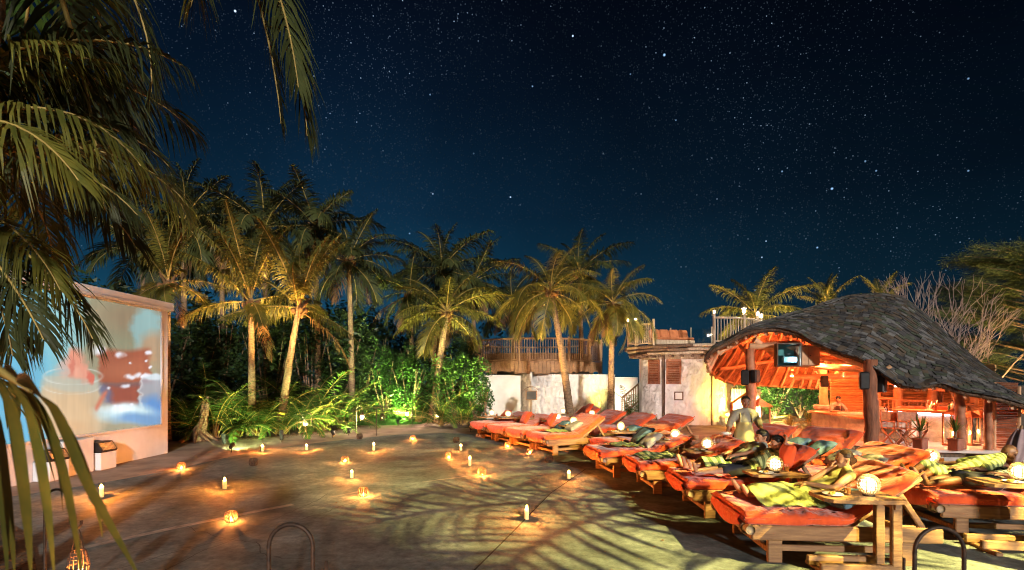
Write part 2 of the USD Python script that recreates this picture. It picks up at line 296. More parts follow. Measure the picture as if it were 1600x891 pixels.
# ================================================================ the ground
single('sand_ground', poly([(-160, -60), (160, -60), (160, 260), (-160, 260)], 0.0), m_sand, kind='structure')
SLAB = [(-14, -4), (-13, 5), (-9.2, 8.6), (-8.3, 10.2), (-7.95, 11.3), (-7.75, 12.4), (-7.6, 13.6), (-7.35, 14.9), (-6.9, 16), (-6.2, 17), (-5.2, 18.3), (-4.0, 19.4), (-2.6, 19.8), (-1.2, 19.3), (.6, 18), (3, 16), (6, 13), (9, 10.5), (13, 9), (14, -4)]
single('concrete_court', poly(SLAB, 0.004), m_slab, kind='structure')
single('planting_bed', poly([(-14, 4.9), (-9.5, 8.2), (-8.6, 8.3), (-6.2, 6.6), (-5.0, 5.4), (-4.6, 4.4), (-4.7, 2), (-14, 2)], 0.03), m_soil, kind='structure')
single('shrub_bed', poly([(-14, 16.4), (-10.6, 17.2), (-8.3, 18.6), (-7.2, 20.8), (-7.0, 23), (-8, 34), (-20, 34), (-20, 16.4)], 0.02), m_soil, kind='structure')
single('shrub_bed', poly([(-3.9, 22.6), (-3.0, 21.4), (-1.2, 21.8), (-.2, 23.4), (-.2, 34), (-4.6, 34)], 0.02), m_soil, kind='structure')
LAWN = [(-7.2, 23.2), (-6.2, 22.9), (-4.2, 23.6), (-4.0, 26), (-4.6, 31), (-5.5, 38), (-9.5, 38), (-7.6, 29)]
single('lawn', poly(LAWN, 0.008), m_lawn, kind='structure')
def strip(pts, w, z):
    p = np.asarray(pts, float)[:, :2]; t = np.gradient(p, axis=0); t /= np.linalg.norm(t, axis=1, keepdims=True); n = np.column_stack([-t[:, 1], t[:, 0]])
    P = np.stack([np.column_stack([p - n * w / 2, np.full(len(p), z)]), np.column_stack([p + n * w / 2, np.full(len(p), z)])])
    v, f = grid(P); return v, f[:, ::-1]
_l = [G(60, 872), G(180, 846), G(290, 822), G(400, 800), G(480, 785), G(560, 769), G(660, 754), G(760, 741), G(850, 729), G(930, 719)]
_l = np.array([[np.interp(t, range(len(_l)), [q[k] for q in _l]) for k in range(3)] for t in np.linspace(0, len(_l) - 1, 40)])
_l[:, :2] += (meshkit.noise(_l * 3.1, 3)[:, None] - .5) * .05
for a_, b_, w_ in ((2, 17, .13), (19, 23, .07), (26, 31, .06), (32, 40, .05)): single('court_joint', strip(_l[a_:b_], w_, .009), m_line, kind='structure')
single('court_joint', strip([G(735, 899), G(800, 834), G(860, 772), G(915, 734)], .022, .013), m_seam, kind='structure')
single('court_joint', strip([G(300, 757), G(400, 748), G(520, 737), G(640, 729)], .02, .013), m_seam, kind='structure')
rg = Rng(5)
def blades(n, pts_fn, h, rng, w=.012):
    p = pts_fn(n); a = rng.uniform(0, 2 * PI, n); hh = h * rng.uniform(.5, 1.2, n)
    d = np.column_stack([np.cos(a), np.sin(a), np.zeros(n)]); lean = np.column_stack([rng.normal(0, .4, (n, 2)) * hh[:, None], hh])
    v = np.stack([p - d * w, p + d * w, p + lean], 1).reshape(-1, 3); return v, np.arange(3 * n).reshape(-1, 3)
def lawn_pts(n):
    t = trimesh.Trimesh(*poly(LAWN, .008), process=False); s = np.random.default_rng(3)
    tri = s.choice(len(t.faces), n, p=t.area_faces / t.area); r1, r2 = np.sqrt(s.random(n)), s.random(n); T = t.triangles[tri]
    return T[:, 0] * (1 - r1)[:, None] + T[:, 1] * (r1 * (1 - r2))[:, None] + T[:, 2] * (r1 * r2)[:, None]
single('lawn_grass', blades(26000, lawn_pts, .07, rg), m_lawn, 'short bright green grass on the lawn between the bushes', 'grass', kind='stuff')
# fallen leaves on the planting bed and along the shrub edges
def litter(n, fn, rng, s=.05):
    p = fn(n); a = rng.uniform(0, 2 * PI, n); sz = s * rng.uniform(.4, 1.3, n)
    d = np.column_stack([np.cos(a), np.sin(a), rng.normal(0, .15, n)]) * sz[:, None]; e = np.column_stack([-np.sin(a), np.cos(a), rng.normal(0, .3, n)]) * sz[:, None] * .35
    c = np.column_stack([np.zeros((n, 2)), rng.uniform(.004, .02, n)]); p = p + c
    v = np.stack([p - d, p + e, p + d, p - e], 1).reshape(-1, 3); q = np.arange(4 * n).reshape(-1, 4); return v, quads(q)
def bed_pts(n):
    r = Rng(8); a = np.column_stack([r.uniform(-8.6, -4.7, n), r.uniform(3, 8.1, n), np.full(n, .03)]); return a[(a[:, 0] < -4.9) & (a[:, 1] < 8.0 + (-8.6 - a[:, 0]) * .3) & (a[:, 1] < 1.2 - a[:, 0] * .85)]
_p = bed_pts(1500)
single('bed_litter', litter(len(_p), lambda n: _p, rg), m_dry, 'fallen brown leaves scattered over the planting bed at the left', 'fallen leaves', kind='stuff')
_e = np.array([(-10.9, 16.9), (-8.3, 18.3), (-7.1, 20.4), (-6.9, 22.6)]); _t = rg.uniform(0, 3, 900)
_q2 = rg.uniform(0, 1, 420); _q = np.column_stack([np.interp(_t, range(4), _e[:, 0]) + rg.normal(0, .22, 900), np.interp(_t, range(4), _e[:, 1]) + rg.normal(0, .22, 900), np.full(900, .022)])
single('edge_litter', litter(900, lambda n: _q, rg), m_dry, 'fallen leaves along the sandy edge under the left palms', 'fallen leaves', kind='stuff')

_p2 = np.column_stack([rg.uniform(-8, 6, 700), rg.uniform(3.2, 18.5, 700), np.full(700, .006)]); _p2 = _p2[meshkit.fbm(_p2 * [.35, .35, 0], 3, 2) > .57]; _p2 = _p2[_p2[:, 0] < 3 - .0 * _p2[:, 1]]
single('court_litter', litter(len(_p2), lambda n: _p2, rg, .028), m_dry, 'small dry leaves and crumbs strewn over the concrete court', 'fallen leaves', kind='stuff')
for k in range(5):                                     # hairline cracks in the concrete
    a = rg.uniform(0, PI); o = np.array([rg.uniform(-6, 1.5), rg.uniform(4, 14)]); L = rg.uniform(2.0, 5.0); t = np.linspace(0, 1, 26); c = np.column_stack([o[0] + L * t * math.cos(a), o[1] + L * t * math.sin(a)]) + np.cumsum(rg.normal(0, .035, (26, 2)), 0)
    single('concrete_crack', strip(c, .010, .0085), m_seam, kind='structure')
# ================================================================ the cinema wall
WX = -9.75
sw = thing('cinema_wall', 'long low plastered wall with a projected film glowing on it', 'wall', (0, 0, 0))
part(sw, 'wall', box(WX - .16, 11.35, 2.04, .32, 6.3, 4.08), m_wallp)
part(sw, 'coping', join([box(WX - .14, 11.35, 4.16, .52, 6.46, .16, .01), box(WX - .10, 11.35, 4.045, .5, 6.40, .065, .005)]), m_wallp)
def film(u, v):                                        # colours of the film frame, by position on the screen (u, v as the photograph shows them)
    out = np.zeros(u.shape + (3,)); out[:] = (126, 126, 98)
    n = meshkit.fbm(np.stack([u * .02, v * .012, u * 0], -1), 4, 3); n2 = meshkit.fbm(np.stack([u * .30, v * .022, u * 0 + 7], -1), 3, 9); n3 = meshkit.fbm(np.stack([u * .07, v * .09, u * 0 + 2], -1), 3, 5)
    uu, vv = u + (n3 - .5) * 16, v + (n - .5) * 14
    def put(c, a): out[:] = out * (1 - a[..., None]) + np.asarray(c, float) * a[..., None]
    def ell(cx, cy, rx, ry, soft, w=1): return np.clip((1 - np.hypot(((uu if w else u) - cx) / rx, ((vv if w else v) - cy) / ry)) / soft + .5, 0, 1)
    def rect(x0, x1, y0, y1, s): return np.clip((uu - x0) / s + .5, 0, 1) * np.clip((x1 - uu) / s + .5, 0, 1) * np.clip((vv - y0) / s + .5, 0, 1) * np.clip((y1 - vv) / s + .5, 0, 1)
    put((152, 142, 116), np.clip((v - 530) / 70, 0, 1) * .7); put((132, 104, 78), ell(210, 492, 62, 24, 1.3) * .7)
    put((128, 180, 182), ell(84, 500, 50, 100, .3)); put((112, 178, 190), rect(-60, 96, 420, 720, 34)); put((62, 150, 184), rect(-80, 62, 430, 720, 30) * .85); put((84, 168, 206), ell(30, 620, 50, 90, 1) * .8); put((150, 205, 205), ell(90, 470, 9, 60, .9) * .5)
    put((124, 160, 160), ell(231, 520, 25, 40, .4)); put((168, 126, 90), ell(240, 547, 24, 26, .7) * .85); put((140, 120, 95), rect(246, 262, 500, 640, 6) * .6)
    put((146, 66, 42), rect(156, 236, 545, 598, 9)); put((166, 84, 54), rect(164, 230, 562, 590, 16) * .8); put((78, 64, 84), rect(153, 222, 596, 606, 6) * .8)
    put((138, 60, 46), rect(168, 222, 600, 634, 9)); put((84, 92, 128), ell(164, 616, 13, 15, .6) * .9)
    put((184, 166, 136), ell(112, 640, 54, 62, .2) * (v > 588)); put((206, 168, 124), ell(112, 648, 44, 42, .8) * .8); put((166, 172, 160), ell(114, 596, 46, 17, .3) * .7)
    k = .5 + .5 * np.sin((u - 70) * .11)
    put((206, 210, 204), np.clip(1 - np.abs(np.hypot((u - 114) / 46, (v - 588) / 13) - 1) / .10, 0, 1) * (.25 + .5 * k)); put((206, 210, 204), np.clip(1 - np.abs(np.hypot((u - 112) / 45, (v - 603) / 13) - 1) / .09, 0, 1) * (v > 603) * (.2 + .45 * k))
    put((214, 132, 106), ell(118, 566, 13, 22, .5)); put((226, 152, 126), ell(125, 580, 14, 9, .6)); put((222, 140, 116), ell(131, 574, 7, 20, .7) * .8); put((202, 92, 74), ell(139, 588, 6, 10, .6)); put((222, 150, 130), ell(104, 572, 13, 16, .8) * .6); put((190, 92, 74), ell(112, 572, 4, 14, .9) * .7)
    put((146, 152, 176), rect(222, 258, 588, 652, 6) * .7); put((192, 204, 212), ell(240, 590, 17, 5, .6)); put((72, 132, 200), ell(240, 638, 20, 20, .7)); put((206, 214, 222), rect(221, 224, 588, 645, 3) * .7)
    put((186, 218, 228), ell(196, 645, 44, 15, .8)); put((226, 240, 244), ell(190, 638, 24, 7, .9)); put((92, 142, 192), ell(220, 655, 40, 9, .9)); put((150, 154, 108), np.clip((v - 660 + (u - 255) * .12) / 14, 0, 1) * .8)
    put((196, 150, 106), ell(110, 672, 40, 12, .8) * .5); put((198, 100, 74), rect(150, 172, 608, 642, 8) * np.clip(1 - np.abs(u - 158 + (v - 625) * .6) / 7, 0, 1))
    for cx, cy, r in ((156, 547, 6.5), (188, 551, 5), (233, 552, 4), (236, 575, 2.5), (205, 588, 3.4), (213, 585, 4.5), (228, 587, 4), (195, 601, 3.5), (172, 604, 2.5), (232, 565, 2), (206, 565, 2), (199, 586, 4), (180, 634, 3), (205, 632, 3), (222, 588, 3)): put((232, 236, 250), ell(cx, cy, r * 1.25, r * .85, 1.0) * .9)
    out *= (.90 + .20 * n + .10 * (n2 - .5))[..., None]
    out = out * .86 + np.array([206, 212, 205]) * .14; x = np.clip(out, 0, 255) / 255; return np.where(x < .04045, x / 12.92, ((x + .055) / 1.055) ** 2.4)
YY, ZZ = np.meshgrid(np.linspace(8.9, 14.18, 240), np.linspace(.84, 3.96, 130), indexing='ij')
sv, sf = grid(np.stack([np.full_like(YY, WX + .012), YY, ZZ], -1))
sc = part(sw, 'projected_film', (sv, sf), usdkit.material(stage, '/World/Looks/film_frame', {'a': ('attribute', {'attribute': 'film'}), 'e': ('emission', {'strength': 1.0}),
    'd': ('diffuse_bsdf', {'color': (.03, .03, .03)}), 'm': ('add_closure', {})}, [('a.color', 'e.color'), ('e.emission', 'm.closure1'), ('d.BSDF', 'm.closure2')], surface='m.closure'), label='blurred film frame of a hand over a glass bowl and a red box')
_c = film(800 + F * sv[:, 0] / sv[:, 1], HV - F * (sv[:, 2] - CH) / sv[:, 1]) * .20
UsdGeom.PrimvarsAPI(stage.GetPrimAtPath(sc)).CreatePrimvar('film', Sdf.ValueTypeNames.Color3fArray, 'vertex').Set([Gf.Vec3f(*map(float, c)) for c in _c])
part(sw, 'screen_frame', join([box(WX + .02, 14.21, 2.40, .04, .05, 3.2), box(WX + .02, 11.5, 3.985, .04, 5.40, .045), box(WX + .02, 11.5, .815, .04, 5.40, .045)]), m_wallp)
part(sw, 'plinth', box(WX + .12, 11.25, .38, .24, .80, .76, .01), m_wallp)
for y, what in ((11.95, 'black stage speaker tilted on a plinth beneath the film, the right one'), (10.65, 'black stage speaker tilted on a plinth beneath the film, the left one behind the fronds')):
    part(sw, 'plinth', box(WX + .17, y, .20, .34, .48, .40, .015), m_wallp)
    sp = thing('stage_speaker', what, 'speaker', (WX + .2, y, .40), group='speakers below the film')
    P = np.array([(-.12, 0), (.14, 0), (.17, .05), (.04, .24), (-.12, .24)]); n = len(P)
    v = np.vstack([np.column_stack([P[:, 0], np.full(n, s * .23), P[:, 1]]) for s in (-1, 1)])
    f = [[0, i, i + 1] for i in range(1, n - 1)] + [[n, n + i + 1, n + i] for i in range(1, n - 1)]; f += [t for i in range(n) for t in ([i, n + i, (i + 1) % n], [(i + 1) % n, n + i, n + (i + 1) % n])]
    part(sp, 'cabinet', (v, np.array(f)[:, ::-1]), m_black)
    part(sp, 'grille', join([bar((.168 - k * .0125, -.2, .062 + k * .018), (.168 - k * .0125, .2, .062 + k * .018), .006, .006) for k in range(9)]), m_steel)

# ================================================================ timber helper: a railing along a curve
def railing(parent, P, z0, z1, step, mat, r=.018, toprail=.05, posts=(), post_h=1.25):
    P = np.asarray(P, float); d = np.r_[0, np.cumsum(np.linalg.norm(np.diff(P, axis=0), axis=1))]
    at = lambda s: np.array([np.interp(s, d, P[:, 0]), np.interp(s, d, P[:, 1])])
    for s in np.arange(step / 2, d[-1], step):
        x, y = at(s); part(parent, 'baluster', tube([(x, y, z0 + .04), (x, y, z1)], r, 5), mat)
    n = max(2, int(d[-1] / .35)); c = [at(s) for s in np.linspace(0, d[-1], n)]
    part(parent, 'top_rail', tube([(x, y, z1 + .02) for x, y in c], toprail, 7), mat)
    part(parent, 'bottom_rail', tube([(x, y, z0 + .03) for x, y in c], toprail * .8, 6), mat)
    for s in posts:
        x, y = at(s * d[-1]); part(parent, 'post', tube([(x, y, z0 - .2), (x, y, z0 + (z1 - z0) * post_h)], .065, 8), mat)
def arc(cx, cy, r, a0, a1, n=40):
    a = np.radians(np.linspace(a0, a1, n)); return np.column_stack([cx + r * np.cos(a), cy + r * np.sin(a)])
def drum(cx, cy, r, z0, z1, a0=180, a1=360, n=60, thick=.25):
    p = np.vstack([arc(cx, cy, r, a0, a1, n), arc(cx, cy, r - thick, a1, a0, n)]); return slab(p, z0, z1)
def stucco(cx, cy, r, z0, z1, a0, a1, seed=0):         # hand-trowelled plaster skin over a drum
    n, m = int((a1 - a0) * .9), int((z1 - z0) * 26); A, Z = np.meshgrid(np.radians(np.linspace(a0, a1, n)), np.linspace(z0, z1, m), indexing='ij')
    Q = np.stack([A * r * 4.2, Z * 3.0, A * 0 + seed], -1); h = meshkit.fbm(Q + meshkit.noise(Q * .7, 3)[..., None] * .9, 3, seed); rg_ = 1 - np.abs(2 * meshkit.noise(Q * 1.3 + h[..., None] * 1.5, seed + 7) - 1); R = r + .012 + .05 * (h - .35) + .07 * rg_ ** 2
    v, f = grid(np.stack([cx + R * np.cos(A), cy + R * np.sin(A), Z], -1)); return v, f
# ---------------------------------------------------------------- round terrace building, behind the far loungers
b1 = thing('round_terrace', 'low round white building with a timber deck and slatted railing behind a palm', 'building')
C1 = (2.35, 29.3)
part(b1, 'wall', drum(C1[0] + .4, C1[1], 3.0, 0, 2.33, 150, 390), m_plaster, 40)
part(b1, 'plaster_skin', stucco(C1[0] + .4, C1[1], 3.0, 0, 2.33, 190, 352, 3), m_plaster, True)
part(b1, 'upper_wall', drum(C1[0] - .5, C1[1] + .4, 2.85, 2.0, 3.0, 170, 370), m_smooth, 40)
part(b1, 'side_wall', box(-.75, 26.9, 1.15, 2.4, .3, 2.3), m_smooth)
part(b1, 'pilaster', tube([(.92, 26.35, 0), (.92, 26.35, 2.9)], .13, 10), m_smooth, True)
R1 = 3.85; D1c = (1.35, 29.9)
part(b1, 'deck', slab(arc(D1c[0], D1c[1], R1 - .06, 0, 360, 60)[:-1], 2.86, 3.0), m_woodb)
r = Rng(12)
for k, a in enumerate(np.arange(186, 356, 3.05)):
    h = r.uniform(.50, .66); x, y = D1c[0] + R1 * math.cos(math.radians(a)), D1c[1] + R1 * math.sin(math.radians(a))
    part(b1, 'fascia_plank', box(x, y, 3.0 - h / 2, .195, .035, h, .006, a - 90 + r.uniform(-1.5, 1.5)), m_wood)
railing(b1, arc(D1c[0], D1c[1], R1, 184, 362, 60), 3.04, 4.14, .135, m_wood, .024, .05, (.02, .18, .4, .62, .74, .87, .98), 1.12)
railing(b1, arc(D1c[0], D1c[1], R1, 20, 160, 40), 3.04, 4.14, .3, m_wood, .024, .05)
part(b1, 'bench_back', drum(D1c[0], D1c[1], R1 - .5, 3.0, 3.45, 200, 340, 40, .08), m_wood)
# ---------------------------------------------------------------- round house with shutters and roof deck
C2, R2 = (8.5, 25.3), 2.16
b2 = thing('round_house', 'round white plastered house with two red shutters and a roof terrace', 'building')
part(b2, 'wall', drum(C2[0], C2[1], R2, 0, 3.22, 150, 390), m_plaster, 40)
part(b2, 'plaster_skin', stucco(C2[0], C2[1], R2, 0, 3.0, 190, 350, 5), m_plaster, True)
_rw = join([box(10.15, 24.3, 1.5, .5, .3, 3.0)]); part(b2, 'side_wall', _rw, m_plaster)
def on2(u, z, out=0.0):                                # point on the drum seen in column u
    k = (u - 800) / F; a = k * k + 1; b = -2 * (k * C2[0] + C2[1]); c = C2[0] ** 2 + C2[1] ** 2 - (R2 + out) ** 2
    y = (-b - math.sqrt(b * b - 4 * a * c)) / (2 * a); return np.array([k * y, y, z]), math.degrees(math.atan2(y - C2[1], k * y - C2[0])) + 90
for u in (1021.5, 1052.5):
    p, a = on2(u, 2.42, .10); w, h = .60, 1.14
    sh = part(b2, 'shutter', move(join([box(-w / 2, 0, 0, .06, .07, h), box(w / 2, 0, 0, .06, .07, h), box(0, 0, h / 2 - .03, w - .062, .07, .06), box(0, 0, -h / 2 + .03, w - .062, .07, .06)]), p, a), m_woodr)
    for k in range(13):
        part(sh, 'slat', move(bar((-w / 2 + .03, -.01, 0), (w / 2 - .03, -.01, 0), .016, .075, up=(0, .6, .8)), p + [0, 0, -h / 2 + .1 + k * (h - .2) / 12], a), m_woodr)
p, a = on2(1036.5, 0, .11); part(b2, 'pole', tube([p + [0, 0, .35], p + [0, 0, 1.8], p + [.0, 0, 3.2]], [.075, .085, .08], 8), m_woodd)
p, a = on2(1112, 0, .10); part(b2, 'pole', tube([p, p + [0, 0, 2.6]], .035, 7), m_woodd)
p, a = on2(1060.5, 1.32, .11); part(b2, 'square_frame', move(join([box(0, 0, .17, .40, .05, .05), box(0, 0, -.17, .40, .05, .05), box(-.175, 0, 0, .05, .05, .29), box(.175, 0, 0, .05, .05, .29)]), p, a), m_woodd)
part(b2, 'niche', move(box(0, .01, 0, .30, .03, .29), p, a), m_smooth)
D2c, R2d = (8.9, 25.6), 3.3
part(b2, 'deck', slab(arc(D2c[0], D2c[1], R2d - .1, 0, 360, 60)[:-1], 3.5, 3.66), m_woodd)
r = Rng(31)
for i, (a0, a1) in enumerate(zip(range(182, 358, 16), range(200, 376, 16))):
    for lev in (0, 1, 2):
        q0, q1 = arc(D2c[0], D2c[1], R2d - .03 - .12 * (2 - lev), a0 + lev * 4 - 1, a1 + lev * 4 - 2, 2); z = 3.26 + lev * .155 + r.uniform(-.012, .012)
        m0 = np.array([*q0, z + r.uniform(-.02, .02)]); m1 = np.array([*q1, z + r.uniform(-.02, .02)])
        part(b2, 'rim_beam', tube([m0, (m0 + m1) / 2 + [0, 0, r.uniform(-.015, .02)], m1], [.072, .08, .07], 7), m_woodb if r.random() < .6 else m_woodd, True)
for a in range(190, 352, 9):
    c, s = math.cos(math.radians(a)), math.sin(math.radians(a))
    part(b2, 'joist', tube([(D2c[0] + 2.0 * c, D2c[1] + 2.0 * s, 3.12), (D2c[0] + 3.2 * c, D2c[1] + 3.2 * s, 3.14)], .065, 7), m_woodd)
part(b2, 'lintel', drum(C2[0], C2[1], R2 + .08, 2.99, 3.2, 190, 330, 40, .07), m_woodb)
railing(b2, arc(D2c[0], D2c[1], R2d - .1, 268, 372, 40), 3.72, 4.76, .145, m_woodb, .022, .045, (.01, .27, .47, .66, .85), 1.16)
railing(b2, arc(D2c[0], D2c[1], R2d - .1, 186, 222, 20), 3.72, 4.62, .115, m_woodb, .02, .045, (.03, .42, .98), 1.25)
part(b2, 'glass_panel', drum(D2c[0], D2c[1], R2d - .2, 3.75, 4.85, 30, 150, 30, .02), m_pane)
for a in range(30, 151, 20): part(b2, 'post', tube([(D2c[0] + 3.15 * math.cos(math.radians(a)), D2c[1] + 3.15 * math.sin(math.radians(a)), z) for z in (3.66, 4.95)], .04, 6), m_woodb)
# steps beside the house
st = thing('garden_steps', 'plastered steps beside the round house, lit yellow', 'steps', (10.15, 22.75, 0), 8)
for k in range(4): part(st, 'step', box(-.25 + k * .12, k * .32, .09 + k * .17, 1.1 - k * .1, .34, .18 + (.01 * k), .01), m_plaster)
# sofa with orange cushions on the terrace
so = thing('terrace_sofa', 'orange cushioned sofa on the roof terrace of the round house', 'sofa', (7.55, 24.25, 3.665), 12)
part(so, 'base', box(0, 0, .14, 2.0, .8, .22, .03), m_woodb); part(so, 'seat_cushion', box(0, -.02, .31, 1.95, .78, .12, .05), m_terra, 40)
for k in range(4):
    v, f = box(0, 0, 0, .5, .18, .46, .06); a = math.radians(-16); v = v @ np.array([[1, 0, 0], [0, math.cos(a), math.sin(a)], [0, -math.sin(a), math.cos(a)]])
    part(so, 'back_cushion', (rotz(v, (-6, 4, -3, 7)[k]) + [-.75 + k * .5, .25, .56], f), m_terra, 40)
# ---------------------------------------------------------------- small post lanterns
def deck_lantern(p, label, s=1.0):
    L = thing('terrace_lantern', label, 'lantern', p, group='lanterns on the terrace railing')
    part(L, 'base', box(0, 0, .015, .13 * s, .13 * s, .03, .005), m_woodb); part(L, 'cap', lathe([(.001, .27 * s), (.04 * s, .25 * s), (.085 * s, .215 * s), (.08 * s, .205 * s), (.001, .205 * s)], 8), m_woodb)
    part(L, 'globe', ball((0, 0, .12 * s), .048 * s, 8, 1.2), m_bulbd)
m_bulbd = EM('terrace_bulb', (1.0, .84, .62), 70.0)
def ond(a, z, dr=.1): return (D2c[0] + (R2d - dr) * math.cos(math.radians(a)), D2c[1] + (R2d - dr) * math.sin(math.radians(a)), z)
deck_lantern(ond(187, 4.86), 'small lit lantern on the leftmost railing post of the roof terrace')
deck_lantern(ond(201, 4.84), 'small lit lantern on the second railing post from the left of the roof terrace')
deck_lantern(ond(269, 4.92), 'pale lit lantern on the tall middle post of the terrace railing', .8)
deck_lantern(ond(296, 4.92), 'brightest starry lantern on the terrace railing before the palm', 1.5)
deck_lantern(ond(317, 4.92), 'lit lantern on the terrace railing just right of the brightest one', 1.1)
deck_lantern(ond(337, 4.92), 'lit lantern at the right end of the terrace railing beside the shingle roof', 1.2)
# letter box on a post
lb = thing('roofed_box', 'small dark roofed wooden box on a post before the white curved wall', 'box', AT(830, 608, 24.0) * [1, 1, 0])
part(lb, 'post', tube([(0, 0, 0), (0, 0, 1.1)], .05, 7), m_woodb)
part(lb, 'box', box(0, 0, 1.33, .50, .34, .42, .015), m_black)
part(lb, 'frame', join([box(s * .245, -.165, 1.33, .05, .03, .44) for s in (-1, 1)] + [box(0, -.165, 1.125, .44, .03, .03), box(0, -.165, 1.53, .44, .03, .03)]), m_wood)
_x = np.linspace(-.33, .33, 9); _P = np.stack([np.stack([np.column_stack([_x, np.full(9, y), 1.56 + dz + .16 * (1 - (_x / .33) ** 2)]) for y in (-.24, .24)]) for dz in (0, .03)])
part(lb, 'roof', join([(grid(_P[0])[0], grid(_P[0])[1][:, ::-1]), grid(_P[1])] + [grid(np.stack([_P[0][k], _P[1][k]])) for k in (0, 1)]), m_woodd)
# yellow stair rail between the two round buildings
sr = thing('stair_railing', 'slanted pale timber stair railing between the two round buildings', 'railing')
_a, _b = AT(972, 622, 25.6), AT(1000, 598, 27.2)
for k in range(9):
    p = _a + (_b - _a) * k / 8; part(sr, 'baluster', tube([p - [0, 0, .95], p], .026, 5), m_wood)
part(sr, 'top_rail', tube([_a, _b], .045, 6), m_wood); part(sr, 'bottom_rail', tube([_a - [0, 0, .9], _b - [0, 0, .9]], .045, 6), m_wood)
fw = single('garden_wall', box(5.9, 30.2, 1.1, 3.0, .25, 2.2), m_smooth, 'plain white wall in the gap between the two round buildings', 'wall')
# ================================================================ the bar pavilion under its sweeping shingle roof
bar_ = thing('bar_pavilion', 'open sided timber bar with a sweeping grey shingle roof and glowing orange ceiling', 'bar')
FL = .25                                               # the bar floor lies a step above the sand
_FE = [(1103, 563, 16.4), (1111, 549, 16.2), (1140, 533, 15.9), (1172, 518, 15.6), (1208, 513, 15.3), (1240, 518, 15.0), (1275, 534, 14.6), (1312, 548, 14.2), (1350, 561, 13.8), (1385, 585, 13.5), (1412, 600, 13.3), (1440, 602, 13.2), (1465, 598, 13.1), (1500, 609, 12.9), (1550, 618, 12.75), (1600, 632, 12.6), (1640, 642, 12.5)]
_RI = [(1104, 561, 16.8), (1116, 546, 17.0), (1150, 529, 17.2), (1188, 511, 17.5), (1232, 497, 17.7), (1268, 483, 17.8), (1305, 469, 17.9), (1338, 462, 17.8), (1370, 460, 17.6), (1406, 466, 17.3), (1436, 486, 17.0), (1466, 512, 16.6), (1500, 543, 16.2), (1540, 576, 15.7), (1572, 601, 15.2), (1602, 630, 14.6), (1640, 646, 14.2)]
_BE = [(1106, 570, 17.0), (1116, 584, 17.8), (1148, 597, 19.0), (1190, 600, 20.4), (1230, 602, 21.2), (1262, 604, 21.4), (1290, 606, 21.3), (1320, 606, 21.2), (1350, 606, 21.0), (1385, 606, 20.7), (1410, 606, 20.4), (1440, 606, 20.0), (1470, 607, 19.5), (1505, 612, 18.8), (1545, 620, 17.8), (1600, 632, 16.4), (1640, 640, 15.6)]
from scipy.interpolate import PchipInterpolator, RegularGridInterpolator
_k = np.linspace(0, 1, len(_FE))
FE, RI, BE = (PchipInterpolator(_k, np.array([AT(*q) for q in c])) for c in (_FE, _RI, _BE))
def S(s, t):                                           # the roof: t 0 front eave, 1 ridge, 2 back eave
    s, t = np.broadcast_arrays(np.asarray(s, float), np.asarray(t, float))
    f, r, b = FE(s), RI(s), BE(s); a = np.clip(t, 0, 1)[..., None]; c = np.clip(t - 1, 0, 1)[..., None]
    p = np.where(t[..., None] <= 1, f + (r - f) * a, r + (b - r) * c)
    span = np.linalg.norm(r - f, axis=-1); span2 = np.linalg.norm(b - r, axis=-1)
    p = p.copy(); p[..., 2] += np.where(t <= 1, .055 * span * np.sin(PI * np.clip(t, 0, 1)), .02 * span2 * np.sin(PI * np.clip(t - 1, 0, 1)))
    return p
ss = np.linspace(0, 1, 90); tt = np.r_[np.linspace(0, 1, 22), np.linspace(1, 2, 22)[1:]]
_SS, _TT = np.meshgrid(ss, tt, indexing='ij'); SP = S(_SS, _TT)
_sv, _sf = grid(SP); part(bar_, 'roof_deck', (_sv, _sf), m_shingle, True)
_uv = SP - np.array([0, 0, .11]); _uv[:, 0] += (0, .10, 0)
part(bar_, 'ceiling', (grid(_uv)[0], _sf[:, ::-1]), m_thatch, True)
part(bar_, 'eave_edge', tube(S(np.linspace(0, 1, 90), np.zeros(90)) + [0, .02, -.05], .062, 7), m_woodd, True)
part(bar_, 'back_eave_edge', tube(S(np.linspace(0, 1, 60), np.full(60, 2.0)) + [0, 0, -.05], .06, 6), m_rafter, True)
# shingles: short boards laid in courses, each a little askew; the 300 nearest are single parts
r = Rng(77); boards = []
_ds = .004
for i, t in enumerate(np.r_[.0, .004, np.linspace(.008, 1.0, 34)]):
    L = np.linalg.norm(np.diff(S(np.linspace(0, 1, 300), np.full(300, t)), axis=0), axis=1); cum = np.r_[0, np.cumsum(L)]
    x = r.uniform(0, .2)
    while x < cum[-1] - .1:
        w = r.uniform(.10, .26); s = np.interp(x + w / 2, cum, np.linspace(0, 1, 300)); x += w + .012
        if s < .004: continue
        if t < .5 and r.random() < .02: continue
        p = S(s, t); e = S(min(s + _ds, 1), t) - S(max(s - _ds, 0), t); u = S(s, min(t + .02, 1)) - S(s, max(t - .02, 0)) if t < .985 else S(s, .985) - S(s, .945)
        e /= np.linalg.norm(e); nrm = np.cross(e, u); nrm /= np.linalg.norm(nrm); nrm *= np.sign(nrm[2]) or 1
        u = np.cross(nrm, e); a = r.normal(0, .10); e2 = e * math.cos(a) + u * math.sin(a); u2 = np.cross(nrm, e2)
        tl = .10 + r.normal(0, .05); u3 = u2 * math.cos(tl) - nrm * math.sin(tl); n3 = np.cross(e2, u3)
        span = np.linalg.norm(S(s, 1.0) - S(s, 0.0)); ln = max(.10, min(.36, span / 33 * 1.9)) * r.uniform(.8, 1.15); th = r.uniform(.014, .03)
        v = (BOXV * [w, ln, th]) @ np.array([e2, u3, n3]) + p + nrm * (.03 + r.uniform(0, .018))
        boards.append((p[1] - .02 * r.random() + 2.2 * t, (v, BOXF)))
